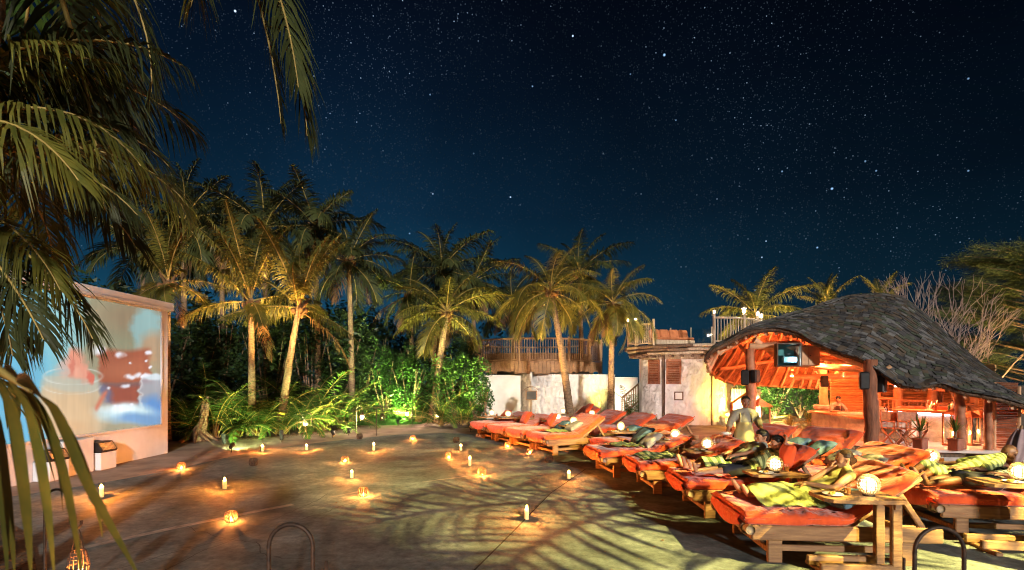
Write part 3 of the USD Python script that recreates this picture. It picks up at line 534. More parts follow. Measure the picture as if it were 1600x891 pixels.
boards.sort(key=lambda q: q[0])
m_sh = [m_shingle] + [M('grey_shingle_' + n, a, b, 5, .8, .008, 25) for n, a, b in (('pale', (.15, .145, .14), (.075, .074, .08)), ('brown', (.10, .075, .055), (.05, .04, .032)), ('mossy', (.075, .085, .06), (.035, .042, .032)))]
pick = lambda: m_sh[int(r.choice(4, p=(.45, .18, .2, .17)))]
step = max(1, len(boards) // 300); near = set(range(0, 300))
for i in sorted(near): part(bar_, 'shingle', boards[i][1], pick())
rest = [boards[i][1] for i in range(len(boards)) if i not in near]
for k in range(4):
    mm = [b for i, b in enumerate(rest) if (i * 7919 + i // 3) % 4 == k]
    part(bar_, 'shingle_field', join(mm), m_sh[k], kind='stuff')
_fr = []                                                # loose fibres along the eave
for s in r.uniform(.01, .99, 420):
    q = S(s, 0.0) + [r.normal(0, .02), r.normal(-.03, .02), r.normal(-.03, .02)]; d = np.array([r.normal(0, .05), r.normal(-.05, .03), -r.uniform(.05, .16)]); _fr.append(tube([q, q + d * .6, q + d + [r.normal(0, .02), 0, 0]], [.006, .005, .002], 3, False))
part(bar_, 'loose_fibres', join(_fr), m_woodd, kind='stuff')
# rafters and purlins under the roof
for s in np.r_[np.linspace(.04, .70, 25), np.linspace(.735, 1.1, 9)]:
    tv = np.linspace(0.02, 1.96, 24); sv_ = s - .07 * tv; tv, sv_ = tv[(sv_ > .01) & (sv_ < .985)], sv_[(sv_ > .01) & (sv_ < .985)]
    if len(tv) > 3: part(bar_, 'rafter', tube(S(sv_, tv) - [0, 0, .175], .058, 7), m_rafter, True)
for t in (.5, 1.0, 1.5): part(bar_, 'purlin', tube(S(np.linspace(.08, .96, 60), np.full(60, t)) - [0, 0, .27], .065, 7), m_rafter, True)
# posts: (column, foot row or None, depth, top row, radius, dark?)
m_postd = M('dark_red_post', (.27, .105, .055), (.13, .05, .028), 5, .7, .012, 18, stretch=(3, 3, .5))
def post(u, Y, vt, r0, mat, lean=(0, 0), z0=FL, n=9):
    a = AT(u, 600, Y); b = AT(u, vt, Y); zs = np.linspace(z0, b[2], 9); rr = Rng(int(u))
    P = np.column_stack([a[0] + lean[0] * (zs - z0) + rr.normal(0, .012, 9), a[1] + lean[1] * (zs - z0) + rr.normal(0, .012, 9), zs])
    return part(bar_, 'post', tube(P, r0 * np.linspace(1.08, .95, 9) * rr.uniform(.94, 1.06, 9), n), mat, True)
post(1362, 13.7, 562, .175, m_postd, (-.018, 0)); post(1173, 15.9, 545, .15, m_woodr); post(1500, 13.5, 612, .115, m_woodr); post(1544, 13.3, 618, .09, m_woodr)
for u, Y in ((1290, 19.6), (1368, 19.3), (1402, 19.2), (1455, 19.0), (1522, 18.6)): post(u, Y, 575, .15, m_rafter, (.02 if u > 1300 else -.06, 0))
# tie beams and braces
part(bar_, 'tie_beam', tube([AT(1172, 541, 15.9), AT(1290, 546, 14.9), AT(1360, 575, 13.8)], .10, 8), m_rafter, True)
part(bar_, 'tie_beam', tube([AT(1178, 531, 15.8), AT(1232, 568, 16.0), AT(1300, 574, 15.4), AT(1362, 578, 14.0)], .10, 8), m_rafter, True)
part(bar_, 'tie_beam', tube([AT(1170, 540, 16.0), AT(1250, 536, 15.3)], .085, 8), m_woodr, True)
part(bar_, 'tie_beam', tube([AT(1362, 577, 13.9), AT(1500, 606, 13.6), AT(1560, 615, 13.3)], .08, 8), m_rafter, True)
for (u0, v0, Y0, u1, v1, Y1) in ((1291, 600, 19.5, 1275, 578, 19.0), (1291, 600, 19.5, 1310, 580, 19.0), (1368, 595, 19.2, 1350, 578, 18.8), (1368, 595, 19.2, 1388, 578, 18.6), (1364, 590, 13.8, 1392, 572, 13.6), (1366, 600, 13.8, 1400, 590, 13.6), (1364, 584, 14.0, 1376, 560, 15.5), (1173, 560, 15.9, 1190, 536, 16.6), (1173, 560, 15.9, 1156, 540, 16.6)):
    part(bar_, 'brace', tube([AT(u0, v0, Y0), AT(u1, v1, Y1)], .055, 7), m_rafter)
# floor, its step and the woven walls
FLOOR = [G(1268, 695, FL)[:2] * [1, 1], (9.15, 13.55), (12.6, 13.15), (14.2, 12.9), (17.5, 15.5), (17.0, 19.6), (12.2, 20.3), (12.0, 17.6), (10.7, 18.3)]
FLOOR[0] = np.array([9.6, 16.3])
part(bar_, 'floor', slab(FLOOR, .0, FL), M('pale_bar_floor', (.52, .44, .40), (.40, .33, .30), 2, .6, .002, 20, world=True))
part(bar_, 'floor_step', slab([(8.9, 13.25), (12.6, 12.85), (14.2, 12.6), (14.2, 12.9), (12.6, 13.15), (9.15, 13.55), (9.0, 14.6), (8.7, 14.6)], 0, .125), m_counter)
def wall_run(pts, z0, z1, thick, name, mat, step, parent=bar_):     # a wall of stacked canes: one part per cane
    P = np.asarray(pts, float); rr = Rng(len(pts) + int(z1 * 10))
    for z in np.arange(z0, z1, step):
        q = np.column_stack([P + rr.normal(0, .012, P.shape), np.full(len(P), z) + rr.normal(0, .006, len(P))])
        part(parent, name, tube(q, thick * rr.uniform(.8, 1.2), 5), mat)
back = [AT(1298, 600, 20.2)[:2], AT(1345, 600, 20.0)[:2], AT(1400, 600, 19.8)[:2], AT(1460, 600, 19.5)[:2], AT(1520, 600, 18.8)[:2], AT(1556, 600, 17.6)[:2]]
wall_run(back, .95, 2.6, .026, 'wall_cane', m_bamboo, .062)
part(bar_, 'back_lining', (lambda P: grid(np.stack([np.column_stack([P[:, 0], P[:, 1] + .06, np.full(len(P), z)]) for z in (0.0, 2.6)])))(np.array(back)), m_bamboo)
wall_run([AT(1553, 600, 13.5)[:2], AT(1590, 600, 13.3)[:2]], 0.30, 2.0, .018, 'blind_cane', m_blind, .043)
part(bar_, 'blind_frame', join([tube([AT(1553, 600, 13.45) * [1, 1, 0] + [0, 0, z] for z in (FL, 2.0)], .05, 7), tube([AT(1592, 600, 13.3) * [1, 1, 0] + [0, 0, z] for z in (FL, 1.9)], .045, 7)]), m_rafter)
for a, b in (((1372, 19.2), (1402, 19.1)), ((1404, 19.1), (1456, 18.9)), ((1456, 18.9), (1522, 18.5)), ((1522, 18.5), (1560, 17.8))):
    P0, P1 = AT(a[0], 600, a[1]), AT(b[0], 600, b[1])
    zt = CH - (624 + (a[0] - 1372) * .10 - HV) * a[1] / F
    railing(bar_, [P0[:2], P1[:2]], .45, zt, .14, m_rafter, .022, .05)
# ---------------------------------------------------------------- counters
cpts = [G(1268, 673, FL), G(1282, 676, FL), G(1310, 681, FL), G(1340, 688, FL), G(1385, 693, FL), G(1432, 692, FL)]
cc = np.array([q[:2] for q in cpts]); ct = np.linspace(0, 5, 40); ccv = PchipInterpolator(np.arange(6), cc)(ct)
def ribbon(P, w, z0, z1, side=1):
    t = np.gradient(P, axis=0); t /= np.linalg.norm(t, axis=1, keepdims=True); n = np.column_stack([-t[:, 1], t[:, 0]]) * side
    return slab(np.vstack([P, (P + n * w)[::-1]]), z0, z1)
bc = thing('bar_counter', 'curved rendered bar counter with a red wooden top, in front of the barman', 'bar counter')
CT = .94
part(bc, 'front', ribbon(ccv, .45, FL + .002, CT - .05), m_counter)
_off = np.gradient(ccv, axis=0); _off /= np.linalg.norm(_off, axis=1, keepdims=True); _n = np.column_stack([-_off[:, 1], _off[:, 0]])
_ext = ccv - _n * .09; _ext[0] += (_ext[0] - _ext[1]) * 2.2
part(bc, 'top', ribbon(_ext, .66, CT - .05, CT + .012), m_top)
b2p = [G(1386, 688, FL), G(1430, 689, FL), G(1490, 694, FL)]
bcw = thing('back_counter', 'second rendered counter with a cool white light strip under its top, behind the bar chairs', 'bar counter')
P2c = np.array([AT(1386, 600, 15.9)[:2], AT(1440, 600, 15.2)[:2], AT(1492, 600, 14.7)[:2]]); P2c = PchipInterpolator(np.arange(3), P2c)(np.linspace(0, 2, 20))
part(bcw, 'front', ribbon(P2c, .5, FL + .003, 1.06), m_counter); part(bcw, 'top', ribbon(P2c - [.0, .16], .75, 1.10, 1.16), m_top)
m_led = EM('cool_light_strip', (.72, .82, 1.0), 7.0)
part(bcw, 'light_strip', ribbon(P2c - [0, .035], .03, 1.055, 1.098), m_led)
# bar things
def stand(u, Y, z): return (float((u - 800) / F * Y), float(Y), float(z))
mw = thing('counter_cooler', 'small steel cooler with a glass door on the bar counter', 'cooler', stand(1367, 15.5, CT + .012), -8)
part(mw, 'body', box(0, 0, .15, .46, .34, .30, .015), m_steel); part(mw, 'door', box(-.02, -.178, .15, .36, .02, .24, .006), m_white); part(mw, 'handle', tube([(.19, -.2, .06), (.19, -.2, .24)], .01, 6), m_black)
def chair(loc, rot, label):
    c = thing('folding_chair', label, 'chair', loc, rot, 'folding chairs at the bar')
    for y in (-.24, .24):
        part(c, 'leg', bar((-.22, y, 0), (.22, y, .46), .025, .04), m_woodr); part(c, 'leg', bar((.22, y, 0), (-.22, y, .46), .025, .04), m_woodr)
        part(c, 'arm', bar((-.24, y, .66), (.24, y, .66), .05, .025, .006), m_woodr)
        part(c, 'upright', bar((.21, y, .44), (.25, y, .96), .03, .03), m_woodr); part(c, 'arm_post', bar((-.21, y, .46), (-.21, y, .65), .03, .03), m_woodr)
    for x in (-.2, .2):
        part(c, 'cross_leg', bar((x, -.24, .02), (x, .24, .45), .03, .022), m_woodr); part(c, 'cross_leg', bar((x + .025, .24, .02), (x + .025, -.24, .45), .03, .022), m_woodr)
    part(c, 'seat', box(0, 0, .47, .44, .50, .025, .008), m_top); part(c, 'back', box(.255, 0, .80, .02, .50, .24, .006), m_top)
chair(stand(1400, 14.3, FL + .001), 96, 'brown folding director chair at the bar, the left one'); chair(stand(1426, 14.1, FL + .001), 80, 'brown folding director chair at the bar, the right one beside the spiky plant')
def pot_plant(loc, label, seed, h=.55, n=26, k_=.74):
    rr = Rng(seed); p = thing('potted_plant', label, 'plant', loc, 20, 'spiky plants in square pots')
    part(p, 'pot', join([box(0, 0, .15, .24, .24, .30, .012), box(0, 0, .285, .27, .27, .045, .008)]), m_pot); part(p, 'soil', box(0, 0, .3, .20, .20, .03), m_soil)
    part(p, 'stem', tube([(0, 0, .3), (.01, 0, .48)], .03, 6), m_trunk)
    ls = []
    for k in range(n):
        a, e = rr.uniform(0, 2 * PI), rr.uniform(.2, 1.35); L = h * rr.uniform(.7, 1.1); t = np.linspace(0, 1, 5)
        hx = L * t * math.cos(e); hz = .48 + L * (t * math.sin(e) - .25 * t ** 2 * math.cos(e)); w = .02 * np.array([.7, 1, .9, .6, .08])
        c, s = math.cos(a), math.sin(a)
        ls.append(grid(np.stack([np.column_stack([hx * c - w * s * d, hx * s + w * c * d, hz]) for d in (-1, 1)])))
    for k in range(n): part(p, 'leaf', ls[k], m_frondg)
pot_plant(stand(1438, 13.35, FL + .001), 'spiky plant in a square terracotta pot in front of the bar chairs', 1, .55); pot_plant(stand(1493, 13.25, FL + .001), 'spiky plant in a square terracotta pot at the foot of the right front post', 2, .5)
def floor_lantern(loc, label, w=.28, h=.85, strength=m_waxtop):
    l = thing('floor_lantern', label, 'lantern', loc, 12, 'tall floor lanterns with glass sides')
    part(l, 'base', box(0, 0, .03, w + .04, w + .04, .06, .008), m_woodr)
    for x in (-1, 1):
        for y in (-1, 1): part(l, 'corner_post', box(x * w / 2, y * w / 2, .06 + h / 2, .035, .035, h), m_woodr)
    for x, y, sx, sy in ((0, 1, w - .04, .006), (0, -1, w - .04, .006), (1, 0, .006, w - .04), (-1, 0, .006, w - .04)): part(l, 'pane', box(x * w / 2, y * w / 2, .06 + h / 2, sx, sy, h - .02), m_pane)
    part(l, 'roof', (lambda v: (v, np.array([[0, 1, 4], [1, 2, 4], [2, 3, 4], [3, 0, 4], [0, 2, 1], [0, 3, 2]])))(np.array([[-w * .68, -w * .68, h + .06], [w * .68, -w * .68, h + .06], [w * .68, w * .68, h + .06], [-w * .68, w * .68, h + .06], [0, 0, h + .06 + w * .62]])), m_woodr)
    part(l, 'candle', lathe([(.001, .061), (.05, .061), (.05, .30), (.001, .31)], 10), m_wax); part(l, 'flame', ball((0, 0, .35), .018, 5, 2.0), m_flsoft)
m_flsoft = EM('lantern_soft_flame', (1.0, .55, .2), 260.0)
floor_lantern(stand(1489, 14.1, FL + .001), 'tall glass floor lantern left of the right front bar post', .30, .80); floor_lantern(stand(1516, 14.3, FL + .001), 'tall glass floor lantern between the two right bar posts', .30, .72); floor_lantern(stand(1529, 14.7, FL + .001), 'tall glass floor lantern behind its twin between the right bar posts', .30, .72)
floor_lantern(stand(1187, 16.6, .001), 'big tapered roof floor lantern on the sand beside the left bar post', .42, 1.15)
def wall_lantern(p, label):
    l = thing('hanging_lantern', label, 'lantern', p, 0, 'iron lanterns hanging in the bar')
    part(l, 'ring', tube([(.05 * math.cos(a), 0, .30 + .05 * math.sin(a)) for a in np.linspace(0, 2 * PI, 12)], .008, 5), m_iron); part(l, 'cap', lathe([(.001, .27), (.05, .25), (.09, .21), (.001, .21)], 8), m_iron); part(l, 'base', lathe([(.001, 0), (.085, 0), (.085, .02), (.001, .02)], 8), m_iron)
    part(l, 'cage', join([tube([(.08 * math.cos(a), .08 * math.sin(a), z) for z in (.02, .21)], .007, 4) for a in np.arange(6) * PI / 3]), m_iron); part(l, 'glass_bulb', ball((0, 0, .11), .045, 7, 1.4), m_lb)
m_lb = EM('hanging_lantern_bulb', (1.0, .85, .62), 26.0)
wall_lantern(stand(1400, 17.0, CH - (606 - HV) * 17.0 / F - .02), 'white lit iron lantern hanging over the back counter, the left one'); wall_lantern(stand(1455, 16.0, CH - (606 - HV) * 16.0 / F - .05), 'white lit iron lantern hanging over the back counter, the right one')
def speaker_box(u, v, Y, label, rot, h=.46):
    p = AT(u, v, Y); s = thing('post_speaker', label, 'speaker', p, rot, 'dark speakers strapped high on the bar posts')
    part(s, 'cabinet', box(0, 0, 0, .22, .20, h, .03), m_black); part(s, 'grille', box(0, -.104, 0, .18, .012, h - .06, .004), m_black); part(s, 'bracket', bar((0, .1, 0), (0, .2, 0), .06, .06), m_iron)
for q in ((1350, 595, 13.55, 'dark speaker on the left face of the big front bar post', -20), (1377, 600, 13.7, 'dark speaker on the right face of the big front bar post', 35), (1164, 590, 15.75, 'dark speaker on the left side of the left bar post', -25), (1180, 588, 15.7, 'narrow dark speaker on the right side of the left bar post', 30, .40), (1288, 596, 18.9, 'dark speaker on the leaning rear post at the end of the counter', 10, .42)): speaker_box(*q)
pj = thing('projector', 'film projector in a dark wooden case on the tie beam, its lens glowing blue', 'projector', AT(1231, 555, 15.1), -18)
_w, _h = .62, .66
part(pj, 'back_panel', box(0, .235, 0, _w - .04, .01, _h - .04), M('glow_tinted_panel', (.10, .34, .36), (.07, .25, .28), 5, .6)); part(pj, 'case', join([box(0, .25, 0, _w, .02, _h), box(-_w / 2, 0, 0, .03, .5, _h + .03), box(_w / 2, 0, 0, .03, .5, _h + .03), box(0, 0, _h / 2, _w - .032, .5, .03), box(0, 0, -_h / 2, _w - .032, .5, .03)]), m_woodd)  # teal glow inside the case is painted into the back panel
part(pj, 'window', box(0, -.2, 0, _w - .04, .012, _h - .04), m_pane)
part(pj, 'body', box(.05, .05, -.14, .38, .32, .18, .02), M('glow_tinted_metal', (.25, .42, .48), (.18, .3, .36), 8, .4)); part(pj, 'lens', lathe([(.001, 0), (.07, 0), (.07, .05), (.001, .05)], 14), m_black)  # blue light on the projector body is put into its colour
part(pj, 'lens_glow', ball((.11, -.13, -.14), .055, 7), EM('projector_beam_glass', (.45, .78, 1.0), 45.0))
cx = thing('control_box', 'brown wooden control cabinet on the tie beam beside the projector', 'cabinet', AT(1262, 556, 15.0), -14)
part(cx, 'body', box(0, .1, 0, .62, .3, .6, .015), m_woodr); part(cx, 'door', box(-.14, -.06, 0, .28, .02, .54, .006), m_rafter); part(cx, 'door', box(.15, -.06, 0, .28, .02, .54, .006), m_rafter); part(cx, 'knob', ball((.05, -.08, 0), .02, 5), m_iron)
def pendant(u, v, Y, label, d=.6):
    p = AT(u, v, Y); l = thing('pendant_lamp', label, 'lamp', p, 0, 'small spot lamps hanging from the bar roof')
    part(l, 'cord', tube([(0, 0, .12), (0, 0, .12 + d)], .012, 5), m_iron); part(l, 'shade', lathe([(.03, .14), (.05, .12), (.062, .0), (.058, .0), (.045, .11), (.03, .13)], 12), m_steel); part(l, 'bulb', ball((0, 0, .03), .035, 6), EMP)
EMP = EM('bar_spot_bulb', (1.0, .30, .10), 1300.0)
pendant(1325, 566, 14.9, 'small metal spot lamp hanging under the tie beam by the big post'); pendant(1277, 561, 15.4, 'small metal spot lamp hanging by the control cabinet'); pendant(1430, 603, 15.6, 'small spot lamp under the front eave above the back counter', .4); pendant(1482, 606, 15.0, 'small spot lamp under the eave right of the two hanging lanterns', .4)
pendant(1318, 588, 17.2, 'small spot lamp hanging on a thin cord above the barman', 1.0)
pendant(1238, 589, 20.3, 'unseen spot lamp under the rear eave, lighting the sand beyond the left post', .3); pendant(1278, 590, 20.4, 'unseen spot lamp under the rear eave, lighting the sand by the leaning post', .3)  # unseen lamps under the rear eave, placed to light the sand
# warm strips lying on top of the beams, out of sight from below, wash the ceiling
m_strip = EM('unseen_ceiling_strip', (1.0, .215, .055), 46.0)
for P in ([AT(1190, 541, 16.6), AT(1300, 562, 16.2), AT(1352, 570, 15.6)], [AT(1385, 596, 15.6), AT(1470, 606, 15.0), AT(1540, 614, 14.6)], [AT(1240, 590, 19.3), AT(1300, 588, 18.9), AT(1380, 586, 18.6)]):
    part(bar_, 'light_strip', tube(np.array(P) + [0, .22, .05], .03, 5), m_strip); part(bar_, 'strip_beam', tube(np.array(P), .10, 8), m_rafter, True)
# bottles, jars, bowls on the counters; cushions on the back bench
m_amber = M('amber_glass', (.30, .10, .02), (.20, .06, .015), 8, .15, spec=.6); m_green = M('green_glass', (.05, .12, .04), (.03, .08, .03), 8, .15, spec=.6)
def bottle(loc, k, label):
    b = thing('bottle', label, 'bottle', loc, 0, 'bottles and jars on the bar counters'); h = (.26, .22, .30)[k % 3]
    part(b, 'body', lathe([(.001, 0), (.036, 0), (.038, .02), (.038, h * .58), (.014, h * .76), (.013, h), (.001, h)], 10), (m_amber, m_green, m_white)[k % 3]); part(b, 'cap', lathe([(.015, h - .02), (.016, h + .012), (.001, h + .013)], 8), m_iron)
for k, (u, Y, z, l) in enumerate(((1387, 15.1, CT + .013, 'brown bottle on the bar counter right of the cooler'), (1392, 15.15, CT + .013, 'green bottle on the bar counter right of the cooler'), (1382, 15.2, CT + .013, 'white bottle on the bar counter next to the cooler'), (1462, 15.15, 1.162, 'brown bottle at the right of the white cow horn on the back counter'), (1483, 14.95, 1.162, 'green bottle at the right end of the back counter'), (1488, 14.95, 1.162, 'white bottle at the right end of the back counter'))): bottle(stand(u, Y, z), k, l)
cp = thing('ice_tray', 'shallow pale tray of glasses on the counter beside the barman', 'tray', stand(1330, 16.6, CT + .013), -20)
part(cp, 'tray', join([box(0, 0, .012, .7, .34, .024, .005), box(0, .165, .04, .7, .012, .05), box(0, -.165, .04, .7, .012, .05)]), m_white)
for k in range(6): part(cp, 'glass', lathe([(.001, .03), (.032, .03), (.038, .14), (.034, .14), (.03, .036), (.001, .036)], 10, (-.26 + .105 * k, .05 * (-1) ** k, 0)), m_pane)
hn = thing('horn_ornament', 'pale branching horn ornament standing on the back counter', 'ornament', stand(1451, 15.2, 1.162))
part(hn, 'foot', lathe([(.001, 0), (.1, 0), (.09, .03), (.001, .04)], 12), m_white)
for q in ([(0, 0, .03), (-.05, 0, .16), (-.02, 0, .3)], [(0, 0, .03), (.08, 0, .14), (.22, 0, .22), (.27, 0, .3)], [(.08, 0, .14), (.10, 0, .28)]): part(hn, 'horn', tube(q, np.linspace(.035, .008, len(q)), 6), m_white)
for k, (u, w, l) in enumerate(((1415, .55, 'red cushion heap at the back bench behind the left of the back counter'), (1433, .5, 'red cushion at the back bench beside the first, to its right'), (1475, .6, 'red cushion at the back bench right of the horn ornament'))):
    tag(single('bench_cushion', move(box(0, 0, 0, w, .4, .34, .1), np.array(stand(u, 17.4, 1.0))), m_orange, smooth=60), l, 'cushion', 'red cushions on the back bench')
bn = thing('back_bench', 'long wooden bench under the railing at the rear of the bar', 'bench', stand(1445, 17.5, 0), -14)
part(bn, 'seat', box(0, 0, .78, 2.6, .55, .08, .01), m_woodr)
for x in (-1.2, 0, 1.2): part(bn, 'leg', box(x, 0, .49, .08, .4, .485), m_woodr)
# white fence and hand rail behind, left of the bar
wf = thing('white_fence', 'white painted picket fence glowing between the round house and the bar', 'fence', (0, 0, 0))
a, b = AT(1144, 606, 23.0), AT(1187, 606, 22.0)
for k in range(17):
    p = a + (b - a) * k / 16; part(wf, 'picket', box(p[0], p[1], .9, .05, .03, 1.5), m_white)
for z in (.35, 1.58): part(wf, 'rail', bar((a[0], a[1] + .035, z), (b[0], b[1] + .035, z), .03, .08), m_white)
hr = thing('slanted_handrail', 'brown slanted wooden handrail in front of the white fence', 'railing')
p0, p1 = AT(1143, 630, 20.5), AT(1170, 612, 20.0); part(hr, 'rail', tube([p0, p1], .05, 7), m_woodr); part(hr, 'post', tube([p0 * [1, 1, 0], p0], .05, 7), m_woodr); part(hr, 'post', tube([p1 * [1, 1, 0], p1], .05, 7), m_woodr)
pl = thing('stone_pedestal', 'short pale stone pedestal at the foot of the leaning rear post', 'pedestal', stand(1287, 19.0, 0))
part(pl, 'shaft', lathe([(.001, 0), (.30, 0), (.26, .3), (.26, 1.0), (.001, 1.0)], 12), m_rafter); part(pl, 'cap', lathe([(.001, 1.001), (.34, 1.001), (.34, 1.12), (.001, 1.13)], 12), m_counter)
# low bench in front of the bar step, and the table with stools right of it
wb = thing('low_bench', 'low dark wooden bench on the sand in front of the bar step at the right', 'bench', stand(1520, 11.2, 0), -12)
part(wb, 'seat', box(0, 0, .42, 1.9, .3, .06, .01), m_woodd)
for x in (-.8, .8): part(wb, 'leg', box(x, 0, .195, .08, .26, .388), m_woodd)
lg = thing('log_bench', 'low dark log bench on the sand left of the big front bar post', 'bench', stand(1325, 12.6, 0), -24)
part(lg, 'seat', tube([(-1.3, 0, .34), (0, .02, .35), (1.3, 0, .33)], .11, 8), m_woodd)
for x in (-.9, .9): part(lg, 'leg', box(x, 0, .125, .12, .2, .25), m_woodd)
# ================================================================ loungers
def mattress(beta, seed, w=1.24, th=.15, flat=1.12, backlen=.88, droop=.0):
    rr = Rng(seed); L = flat + backlen + .06; n = 64; n = 120; s = np.linspace(0, L, n); b = math.radians(beta)
    ang = b / (1 + np.exp(-(s - flat - .02) / .035)); ds = s[1] - s[0]
    x = np.r_[0, np.cumsum(np.cos(ang[:-1]) * ds)] - .08; z = np.r_[0, np.cumsum(np.sin(ang[:-1]) * ds)] + .505
    m = 96; g = np.linspace(0, 2 * PI, m, endpoint=False); e = .34
    cy = np.sign(np.cos(g)) * np.abs(np.cos(g)) ** e; cz = np.sign(np.sin(g)) * np.abs(np.sin(g)) ** .62
    end = np.minimum(1, np.minimum(s, L - s) / .07); k = np.sqrt(np.clip(1 - (1 - end) ** 2, 0.0004, 1))
    wy = w / 2 * (.93 + .07 * k); hz = th / 2 * (.12 + .88 * k)
    P = np.zeros((n, m, 3)); nx, nz = -np.sin(ang), np.cos(ang)
    P[..., 0] = x[:, None] + nx[:, None] * cz * hz[:, None]; P[..., 1] = cy * wy[:, None]; P[..., 2] = z[:, None] + nz[:, None] * cz * hz[:, None]
    Q = P * [2.6, 3.6, 3]; top = np.clip(cz, 0, 1)[None, :]
    wr = meshkit.fbm(Q + seed * 7.3, 4, seed) - .5; rid = 1 - np.abs(2 * meshkit.noise(P * [7, 3.1, 4] + wr[..., None] * 2.5 + seed, seed + 5) - 1)
    dsp = top * (.06 * wr + .022 * (rid ** 3)) * k[:, None]
    cr = meshkit.noise(P * [3.2, 9.0, 3] + wr[..., None] * 3 + 2.2 * seed, seed + 8); crease = np.clip(1 - np.abs(cr - .5) / .06, 0, 1) ** 2; c2 = meshkit.noise(P * [11.0, 4.0, 3] + wr[..., None] * 4 + seed, seed + 9); crease2 = np.clip(1 - np.abs(c2 - .5) / .07, 0, 1) ** 2
    hin = np.exp(-((s - flat) / .09) ** 2)[:, None] * (.6 + .8 * meshkit.noise(P * [2, 14, 2] + seed, seed + 4))
    dsp = dsp + top * (.015 * crease - .009 * crease2) * k[:, None] - top * .022 * hin
    P[..., 0] += nx[:, None] * dsp; P[..., 2] += nz[:, None] * dsp
    side = np.abs(cy)[None, :] ** 6; P[..., 1] += np.sign(cy) * side * .035 * (meshkit.noise(P * [9, 1, 2] + seed, seed + 2) - .4)
    low = np.clip(-cz, 0, 1)[None, :] * side; P[..., 2] -= low * (.05 * meshkit.noise(P * [4, 2, 1] + 3.1 * seed, seed + 3)) * (x < flat)[:, None]
    i, j = np.meshgrid(np.arange(n - 1), np.arange(m), indexing='ij')
    f = quads(np.stack([i * m + j, (i + 1) * m + j, (i + 1) * m + (j + 1) % m, i * m + (j + 1) % m], -1).reshape(-1, 4))
    v = P.reshape(-1, 3); c0, c1 = len(v), len(v) + 1; v = np.vstack([v, P[0].mean(0), P[-1].mean(0)])
    f = np.vstack([f[:, ::-1], [[c0, q, (q + 1) % m] for q in range(m)], [[c1, (n - 1) * m + (q + 1) % m, (n - 1) * m + q] for q in range(m)]])
    return v, f[:, ::-1]
def flap(y0, y1, x0, drop, seed):                      # the cover hanging down over the foot of the mattress
    rr = Rng(seed); n, m = 16, 9; Y, T = np.meshgrid(np.linspace(y0, y1, n), np.linspace(0, 1, m), indexing='ij')
    D = drop * (.55 + .45 * np.sin(PI * (Y - y0) / (y1 - y0))) * T
    X = x0 - .012 - .03 * np.sin(T * PI) * (.5 + meshkit.noise(np.stack([Y * 9, T, Y * 0], -1), seed)); Z = .53 - D
    o = np.stack([X, Y, Z], -1); v, f = grid(o); v2, f2 = grid(o + [.012, 0, 0]); return join([(v, f[:, ::-1]), (v2, f2)])
def lounger(name, label, loc, rot, beta, seed, group='orange sun beds in rows'):
    b = thing(name, label, 'sun bed', loc, rot, group); br = math.radians(beta); rr = Rng(seed)
    for y in (-.6, .6):
        part(b, 'side_rail', box(1.02, y, .355, 2.06, .055, .17, .015), m_wood); part(b, 'leg', box(.27, y - .058 * np.sign(y), .225, .16, .06, .45, .01), m_wood); part(b, 'leg', box(1.72, y - .058 * np.sign(y), .225, .16, .06, .45, .01), m_wood)
        part(b, 'lower_rail', bar((.27, y - .125 * np.sign(y), .15), (1.72, y - .125 * np.sign(y), .15), .04, .07, .006), m_wood)
        h = np.array([1.08, y * .86, .42]); t = h + [.98 * math.cos(br), 0, .98 * math.sin(br)]
        part(b, 'back_rail', bar(h, t, .05, .085, .01), m_wood); part(b, 'prop', bar(h + (t - h) * .72 + [0, -.05 * np.sign(y), 0], (1.95, y * .80, .36), .045, .06, .008), m_wood)
    part(b, 'foot_pole', tube([(-.03, y, .385 + .008 * math.sin(9 * y)) for y in np.linspace(-.64, .64, 9)], .055, 9), m_woodb, True); part(b, 'foot_pole', tube([(.075, y, .40) for y in np.linspace(-.62, .62, 5)], .042, 8), m_woodb, True)
    part(b, 'stretcher', bar((.27, -.55, .1), (.27, .55, .1), .05, .07, .008), m_wood); part(b, 'head_bar', bar((1.72, -.55, .36), (1.72, .55, .36), .05, .10, .01), m_wood)
    part(b, 'lashing', join([tube([(-.03 + .066 * math.cos(a), y, .385 + .066 * math.sin(a)) for a in np.linspace(0, 2 * PI, 12)], .012, 5) for y in (-.52, -.49, .49, .52)]), m_bindings)
    for k in range(6): part(b, 'slat', box(.25 + k * .165, 0, .43, .11, 1.12, .02), m_wood)
    mt = part(b, 'mattress', mattress(beta, seed), m_orange, True)
    for y in (-.615, .615):                                # piping along the mattress edge
        xs = np.array([-.08, .4, .9, 1.06, 1.14, 1.16 + .45 * math.cos(br), 1.14 + .88 * math.cos(br)]); zs = np.array([.52, .525, .525, .528, .55, .545 + .46 * math.sin(br), .54 + .90 * math.sin(br)]); q = np.linspace(0, 6, 30); part(mt, 'piping', tube(np.column_stack([np.interp(q, range(7), xs), np.full(30, y) + .006 * np.sin(q * 5) * np.sign(y), np.interp(q, range(7), zs)]), .011, 5), m_orange, True)
    part(b, 'cover_flap', flap(-.52, .45, -.10, .20, seed), m_orange, True)
    return b
BED = {}
BED['B1'] = lounger('sun_bed', 'nearest orange sun bed, the woman sitting on it under a yellow green towel', (2.77, 6.42, 0), -4, 36, 1)
BED['D1'] = lounger('sun_bed', 'orange sun bed at the right edge with two people lying in striped clothes', (5.75, 7.35, 0), -8, 20, 2)
BED['B2'] = lounger('sun_bed', 'orange sun bed with the grey shirted man and his dark haired companion', (2.72, 8.25, 0), -2, 36, 3)
BEDP = {'B1': (2.77, 6.42, -4), 'D1': (5.75, 7.35, -8), 'B2': (2.72, 8.25, -2)}
